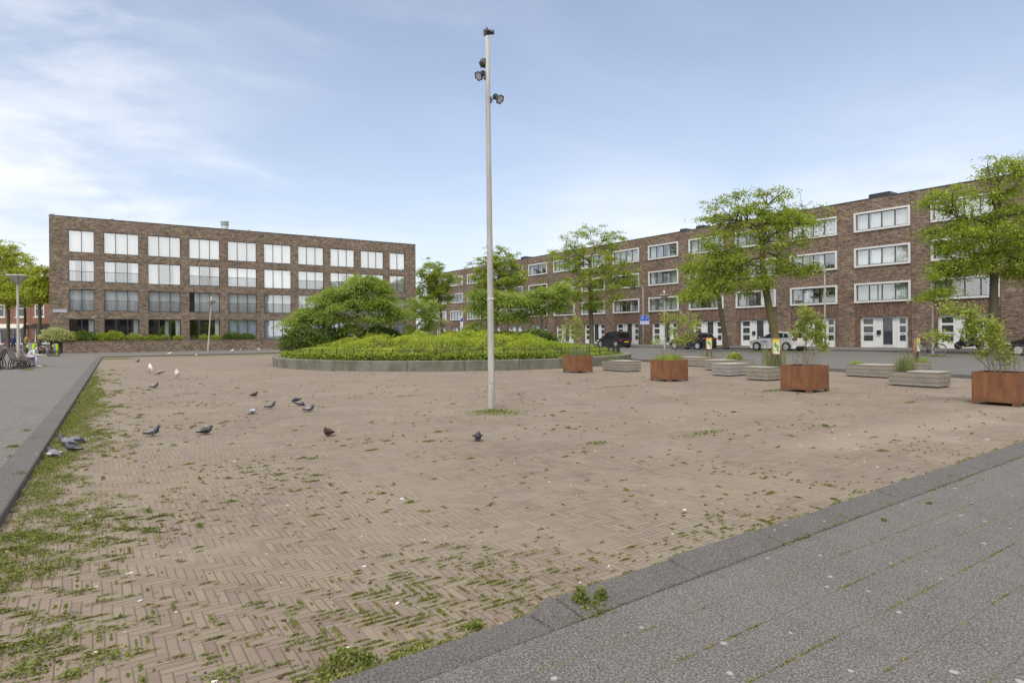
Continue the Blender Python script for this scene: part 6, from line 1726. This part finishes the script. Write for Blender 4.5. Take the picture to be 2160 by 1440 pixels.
# ------------------------------------------------------------------ people
def skin_body(name, joints, edges, mats, matfn, parent, sub=2):
    """joints: {key: (pos, radius)}; one continuous skinned surface; matfn(point) -> material index"""
    keys = list(joints); me = bpy.data.meshes.new(name)
    me.from_pydata([joints[k][0] for k in keys], [(keys.index(a), keys.index(b)) for a, b in edges], [])
    o = put(name, me, parent)
    sk = o.modifiers.new('skin', 'SKIN'); sk.use_smooth_shade = True; sk.branch_smoothing = .4
    for i, k in enumerate(keys):
        r = joints[k][1]; me.skin_vertices[0].data[i].radius = r if hasattr(r, '__len__') else (r, r)
        me.skin_vertices[0].data[i].use_root = (i == 0)
    ss = o.modifiers.new('sub', 'SUBSURF'); ss.levels = sub; ss.render_levels = sub
    bpy.context.view_layer.update()
    dg = bpy.context.evaluated_depsgraph_get(); ev = bpy.data.meshes.new_from_object(o.evaluated_get(dg))
    o.modifiers.clear(); o.data = ev; ev.name = name
    for m in mats: ev.materials.append(m)
    while len(ev.materials) > len(mats): ev.materials.pop(index=0)
    for p in ev.polygons: p.material_index = matfn(p.center); p.use_smooth = True
    return o
def fingers(J, E, hand, key, d, up, sgn):
    d = Vector(d).normalized(); up = Vector(up).normalized(); sd_ = d.cross(up)
    for i, (o_, l) in enumerate(((-.027, .062), (-.009, .072), (.009, .068), (.027, .052))):
        b = Vector(hand) + d * .05 + sd_ * o_
        J[f'{key}f{i}a'] = (b, .009); J[f'{key}f{i}b'] = (b + d * l * .55 - up * .012, .0085); J[f'{key}f{i}c'] = (b + d * l * .85 - up * .04, .007)
        E += [(key, f'{key}f{i}a'), (f'{key}f{i}a', f'{key}f{i}b'), (f'{key}f{i}b', f'{key}f{i}c')]
    b = Vector(hand) + sd_ * sgn * .035 + d * .01
    J[f'{key}ta'] = (b, .011); J[f'{key}tb'] = (b + d * .045 + sd_ * sgn * .012 - up * .01, .009)
    E += [(key, f'{key}ta'), (f'{key}ta', f'{key}tb')]
# seated, bent forward, forearms on the knees; faces local +x
ps = Vector(pB2) + Vector((*(vdir * .55), 0)) + Vector((*(V2(A_L - 90) * .10), 0))
pr = thing('person', 'person in pale jumper and lilac trousers sitting bent forward on a slatted bench', 'person', (ps.x, ps.y, ZL), brz + rad(-14))
J = {'pel': (Vector((.02, 0, .53)), (.155, .125)), 'wst': (Vector((.13, 0, .66)), (.145, .115)), 'chs': (Vector((.30, 0, .83)), (.165, .125)), 'nck': (Vector((.46, 0, .93)), .062), 'hd0': (Vector((.54, 0, .935)), .078), 'hd1': (Vector((.615, 0, .925)), (.095, .088)), 'hd2': (Vector((.69, 0, .885)), (.075, .07))}
E = [('pel', 'wst'), ('wst', 'chs'), ('chs', 'nck'), ('nck', 'hd0'), ('hd0', 'hd1'), ('hd1', 'hd2')]
for s, sg in (('l', 1), ('r', -1)):
    J.update({s + 'hip': (Vector((.06, .10 * sg, .52)), .092), s + 'mid': (Vector((.26, .125 * sg, .535)), .082), s + 'kne': (Vector((.47, .14 * sg, .53)), .062), s + 'clf': (Vector((.475, .135 * sg, .36)), .058), s + 'ank': (Vector((.46, .125 * sg, .10)), .043), s + 'hel': (Vector((.44, .125 * sg, .045)), .042), s + 'bal': (Vector((.60, .135 * sg, .04)), .042), s + 'toe': (Vector((.68, .14 * sg, .035)), .030),
              s + 'shd': (Vector((.38, .17 * sg, .86)), .066), s + 'elb': (Vector((.40, .215 * sg, .615)), .048), s + 'wri': (Vector((.62, .10 * sg, .585)), .030), s + 'hnd': (Vector((.685, .05 * sg, .575)), (.036, .022))})
    E += [('pel', s + 'hip'), (s + 'hip', s + 'mid'), (s + 'mid', s + 'kne'), (s + 'kne', s + 'clf'), (s + 'clf', s + 'ank'), (s + 'ank', s + 'hel'), (s + 'hel', s + 'bal'), (s + 'bal', s + 'toe'), ('chs', s + 'shd'), (s + 'shd', s + 'elb'), (s + 'elb', s + 'wri'), (s + 'wri', s + 'hnd')]
    fingers(J, E, J[s + 'hnd'][0], s + 'hnd', (.9, -.35 * sg, -.1), (0, 0, 1), sg)
def mf(p):
    if p.z < .085: return 3
    if p.x > .60 and p.z < .68 and p.z > .5: return 0
    if p.x > .475 and p.z > .80: return 0
    if p.z > .60 or (p.x > .36 and p.z > .585): return 1
    return 2
body = skin_body('body', J, E, [M['skin'], M['sweater'], M['trousers'], M['shoe_white']], mf, pr)
hb = MB(); hb.ball((.60, 0, .965), (.115, .100, .085), 14); hb.ball((.55, 0, .93), (.085, .095, .10), 12); hb.build('hair', M['hair_brown'], pr, smooth=True)
fb = MB()
for s in (1, -1): fb.ball((.685, .035 * s, .855), (.011, .012, .011), 8); 
fb.build('eyes', M['black_plastic'], pr)
fb = MB(); fb.tube([(.715, 0, .885), (.735, 0, .845), (.715, 0, .83)], [.012, .018, .008], 6); fb.build('nose', M['skin'], pr, smooth=True)
fb = MB(); fb.tube([(.695, .025, .80), (.70, 0, .798), (.695, -.025, .80)], .006, 5); fb.build('mouth', M['red_cloth'], pr)
fb = MB()
for s in (1, -1): fb.ball((.60, .092 * s, .90), (.025, .012, .034), 8)
fb.build('ears', M['skin'], pr, smooth=True)

def standing(label, c, rz, coat, legs, seed):
    r = thing('person', label, 'person', c, rz); random.seed(seed)
    J = {'pel': (Vector((0, 0, .95)), (.16, .11)), 'wst': (Vector((.0, 0, 1.12)), (.155, .115)), 'chs': (Vector((.0, 0, 1.35)), (.185, .13)), 'nck': (Vector((.02, 0, 1.52)), .06), 'hd0': (Vector((.03, 0, 1.60)), .08), 'hd1': (Vector((.04, 0, 1.68)), (.092, .085)), 'hd2': (Vector((.04, 0, 1.74)), .07)}
    E = [('pel', 'wst'), ('wst', 'chs'), ('chs', 'nck'), ('nck', 'hd0'), ('hd0', 'hd1'), ('hd1', 'hd2')]
    for s, sg in (('l', 1), ('r', -1)):
        J.update({s + 'hip': (Vector((0, .10 * sg, .88)), .095), s + 'kne': (Vector((.02, .11 * sg, .48)), .062), s + 'ank': (Vector((-.01, .11 * sg, .09)), .042), s + 'bal': (Vector((.13, .13 * sg, .035)), .038),
                  s + 'shd': (Vector((0, .19 * sg, 1.42)), .07), s + 'elb': (Vector((-.03, .25 * sg, 1.14)), .052), s + 'wri': (Vector((.10, .22 * sg, .92)), .034), s + 'hnd': (Vector((.14, .21 * sg, .86)), (.02, .036))})
        E += [('pel', s + 'hip'), (s + 'hip', s + 'kne'), (s + 'kne', s + 'ank'), (s + 'ank', s + 'bal'), ('chs', s + 'shd'), (s + 'shd', s + 'elb'), (s + 'elb', s + 'wri'), (s + 'wri', s + 'hnd')]
        fingers(J, E, J[s + 'hnd'][0], s + 'hnd', (.3, 0, -.95), (-1, 0, 0), sg)
    skin_body('body', J, E, [M['skin'], M[coat], M[legs], M['black_plastic']], lambda p: 3 if p.z < .07 else 2 if p.z < .86 and abs(p.y) < .2 else 0 if (p.z > 1.53 or (p.z < .9 and abs(p.y) > .17)) else 1, r)
    mb = MB(); mb.ball((.015, 0, 1.72), (.10, .095, .09), 12); mb.build('hair', M['hair_brown'], r, smooth=True)
b = atY(27.5, 700, 63); standing('person in a dark blue coat seen from behind by the first tree trunk', (b.x, 63, ZL), rad(100), 'navy_cloth', 'dark_cloth', 1)
b = atY(55, 700, 63); standing('person in a mustard jacket seen from behind near the bicycles', (b.x, 63, ZL), rad(70), 'mustard_cloth', 'dark_cloth', 2)

# ------------------------------------------------------------------ birds (face local +x)
def bird(name, label, cat, c, rz, pose, mats, s=1.0, group=None, gull=False):
    r = thing(name, label, cat, c, rz, group)
    if pose == 'up':
        P_ = [(-.185, 0, .090), (-.13, 0, .097), (-.075, 0, .108), (-.015, 0, .120), (.04, 0, .136), (.078, 0, .165), (.090, 0, .198), (.100, 0, .222), (.118, 0, .220), (.134, 0, .216), (.150, 0, .210)]
    elif pose == 'feed':
        P_ = [(-.185, 0, .140), (-.13, 0, .130), (-.075, 0, .122), (-.015, 0, .115), (.045, 0, .105), (.090, 0, .085), (.115, 0, .060), (.130, 0, .042), (.140, 0, .030), (.146, 0, .018), (.150, 0, .006)]
    elif pose == 'tuck':
        P_ = [(-.175, 0, .080), (-.12, 0, .088), (-.07, 0, .100), (-.015, 0, .110), (.035, 0, .120), (.065, 0, .140), (.068, 0, .165), (.076, 0, .180), (.092, 0, .178), (.106, 0, .172), (.120, 0, .165)]
    elif pose == 'sit':
        P_ = [(-.185, 0, .050), (-.13, 0, .050), (-.075, 0, .055), (-.015, 0, .062), (.04, 0, .070), (.078, 0, .090), (.088, 0, .112), (.098, 0, .130), (.116, 0, .128), (.130, 0, .123), (.146, 0, .118)]
    else:
        P_ = [(-.03, 0, .045), (-.028, 0, .07), (-.015, 0, .10), (0, 0, .135), (.012, 0, .175), (.02, 0, .215), (.026, 0, .24), (.04, 0, .26), (.056, 0, .258), (.07, 0, .252), (.084, 0, .246)]
    R_ = [.010, .020, .042, .058, .056, .040, .030, .028, .020, .008, .002]
    if pose == 'upright': R_ = [.012, .03, .05, .062, .06, .044, .031, .028, .02, .008, .002]
    if not gull and pose in ('up', 'tuck', 'feed'):
        lo_ = .034; P_ = [(x, y, max(z - lo_, .006)) for x, y, z in P_]
    mb = MB(); P_ = [Vector(p) * s for p in P_]
    mb.tube(P_, [q * s for q in R_], 12, mis=[0, 0, 0, 0, 0, 1, 1, 1, 1, 2, 2])
    lz = P_[3].z - .045 * s
    if pose != 'sit':
        for q in (-.022, .022):
            x0 = P_[3].x + .012 * s
            mb.tube([(x0, q * s, lz + .01), (x0 + .004 * s, q * s, lz * .5), (x0, q * s, .004)], .0045 * s, 5, 3)
            for a in (-.5, 0, .5): mb.tube([(x0, q * s, .004), (x0 + .03 * s * math.cos(a), q * s + .03 * s * math.sin(a), .003)], .003 * s, 4, 3)
    mb.build('body', [M[mats[0]], M[mats[1]], M[mats[2]], M[mats[3]]], r, smooth=True)
    for q in (-1, 1):
        w = MB(); a, b, e = P_[4], P_[2], P_[0]
        w.tube([a + Vector((-.01, q * .046, .008)) * s, (a + b) / 2 + Vector((0, q * .056, .012)) * s, b + Vector((0, q * .045, .012)) * s, e * .6 + b * .4 + Vector((0, q * .022, .012)) * s, e + Vector((.015, q * .006, .010)) * s], [.022 * s, .040 * s, .034 * s, .018 * s, .004 * s], 8, flat=.4, mis=[0, 0, 0, 1, 2] if not gull else [0, 0, 0, 0, 1])
        w.build('wing', [M[mats[4]], M[mats[5]], M[mats[6]]], r, smooth=True)
    ey = MB()
    for q in (-1, 1): ey.ball(P_[7] + Vector((.008 * s, q * .021 * s, .006 * s)), .0045 * s, 6)
    ey.build('eye', M['beak_yellow' if not gull else 'black_plastic'], r)
    return r
PG_ = ('feather_grey', 'feather_neck', 'feather_dark', 'leg_red', 'feather_pale', 'feather_dark', 'feather_dark')
PD_ = ('feather_dark', 'feather_neck', 'feather_dark', 'leg_red', 'feather_dark', 'feather_grey', 'feather_dark')
PC_ = ('feather_grey', 'feather_neck', 'feather_dark', 'leg_red', 'feather_grey', 'feather_dark', 'feather_dark')
PP_ = ('feather_pale', 'feather_grey', 'feather_dark', 'leg_red', 'feather_pale', 'feather_dark', 'feather_grey')
PB_ = ('feather_brown', 'feather_brown', 'feather_dark', 'leg_red', 'feather_brown', 'feather_dark', 'feather_dark')
GU_ = ('feather_white', 'feather_white', 'beak_yellow', 'leg_red', 'feather_pale', 'feather_dark', 'feather_dark')
GJ_ = ('feather_mottled', 'feather_mottled', 'feather_dark', 'leg_red', 'feather_mottled', 'feather_dark', 'feather_dark')
PGR = 'pigeons on the brick square'
for px, py, rz, pose, mt, s, lab in (
        (160, 936, 40, 'feed', PC_, 1.0, 'grey pigeon with raised tail, rearmost of the four by the left kerb'),
        (140, 942, 175, 'up', PC_, 1.08, 'barred grey pigeon in the middle of the four by the left kerb'),
        (152, 954, 190, 'tuck', PD_, 1.0, 'dark pigeon crouching in front of the others by the left kerb'),
        (113, 966, 150, 'sit', PG_, 1.15, 'pale backed pigeon lying in the kerb grass'),
        (322, 920, 12, 'up', PC_, .98, 'grey pigeon with dark wing bars beside green tufts'),
        (435, 916, 15, 'tuck', PD_, 1.05, 'dark chequered pigeon striding alone past the grey one'),
        (326, 819, 10, 'up', PG_, 1.05, 'slim pale grey pigeon below the gulls'),
        (537, 836, 35, 'tuck', PB_, .95, 'dark brown pigeon standing behind the other pigeons'),
        (571, 862, 20, 'up', PC_, .95, 'chequered grey pigeon between the brown and the hunched one'),
        (534, 873, 70, 'tuck', PP_, .98, 'hunched pale grey pigeon'),
        (625, 848, 165, 'feed', PD_, .98, 'dark pigeon pecking behind another one'),
        (632, 856, 20, 'feed', PC_, .95, 'grey pigeon pecking close in front of a dark one'),
        (653, 868, 15, 'tuck', PG_, 1.05, 'round pale grey pigeon with two black bars'),
        (692, 920, -110, 'tuck', PB_, 1.08, 'blackish pigeon with red brown breast facing the camera'),
        (1008, 930, -75, 'tuck', PD_, 1.08, 'lone dark grey pigeon in front of the mast'),
        (291, 764, 60, 'up', PD_, 1.1, 'small dark pigeon near the far kerb'),
        (226, 743, 15, 'tuck', PD_, 1.2, 'dark pigeon on the pavement near the garden wall')):
    z = ZL if py < 745 else 0
    bird('pigeon', lab, 'pigeon', at(px, py, z), rad(rz), pose, mt, s * .86, PGR)
GGR = 'gulls around the square'
roofd = LB.matrix_basis
def groof(x): return roofd @ Vector((x, .1, LBH + .06))
for c, rz, pose, mt, s, lab in (
        (at(318, 787), 165, 'upright', GU_, 1.75, 'white gull standing beside the mottled young gull'),
        (at(336, 792), 195, 'feed', GJ_, 1.5, 'mottled grey young gull with lowered head beside the white gull'),
        (at(374, 797), -95, 'upright', GU_, 1.55, 'white gull with dark wings facing the camera on the bricks'),
        (at(357, 749, ZL), 20, 'up', GU_, 1.35, 'white gull at the back kerb left of the leaning lamp'),
        (at(414, 750.5), 100, 'tuck', GU_, 1.0, 'small white gull on the bricks below the leaning lamp'),
        (at(489, 743, ZL), 40, 'up', GU_, 1.45, 'white gull striding on the pavement right of the leaning lamp'),
        (at(507, 738, ZL), 150, 'sit', GU_, 1.5, 'white gull resting on the pavement near the garden wall'),
        (at(545, 738.5, ZL), 10, 'feed', GU_, 1.4, 'gull bending down beside the round bed'),
        (lampB, -80, 'upright', GU_, 1.5, 'white gull on top of the leaning funnel lamp'),
        (lampC, -100, 'upright', GU_, 1.55, 'pale gull on the funnel lamp by the parking sign'),
        (lampD, 160, 'upright', GU_, 1.35, 'white gull on the funnel lamp over the bicycle'),
        (groof(.3), 30, 'sit', GU_, 1.5, 'gull on the left roof corner of the apartment building'),
        (groof(4.9), 200, 'sit', GU_, 1.5, 'gull on the roof edge above the second window column'),
        (groof(17.5), 30, 'up', GU_, 1.3, 'gull on the roof edge just right of the flue'),
        (groof(24.6), 120, 'up', GU_, 1.3, 'gull on the roof edge above the seventh window column'),
        (groof(27.6), 120, 'up', GU_, 1.3, 'gull on the roof edge above the eighth window column')):
    bird('gull', lab, 'gull', c, rad(rz), pose, mt, s * .82, GGR, True)
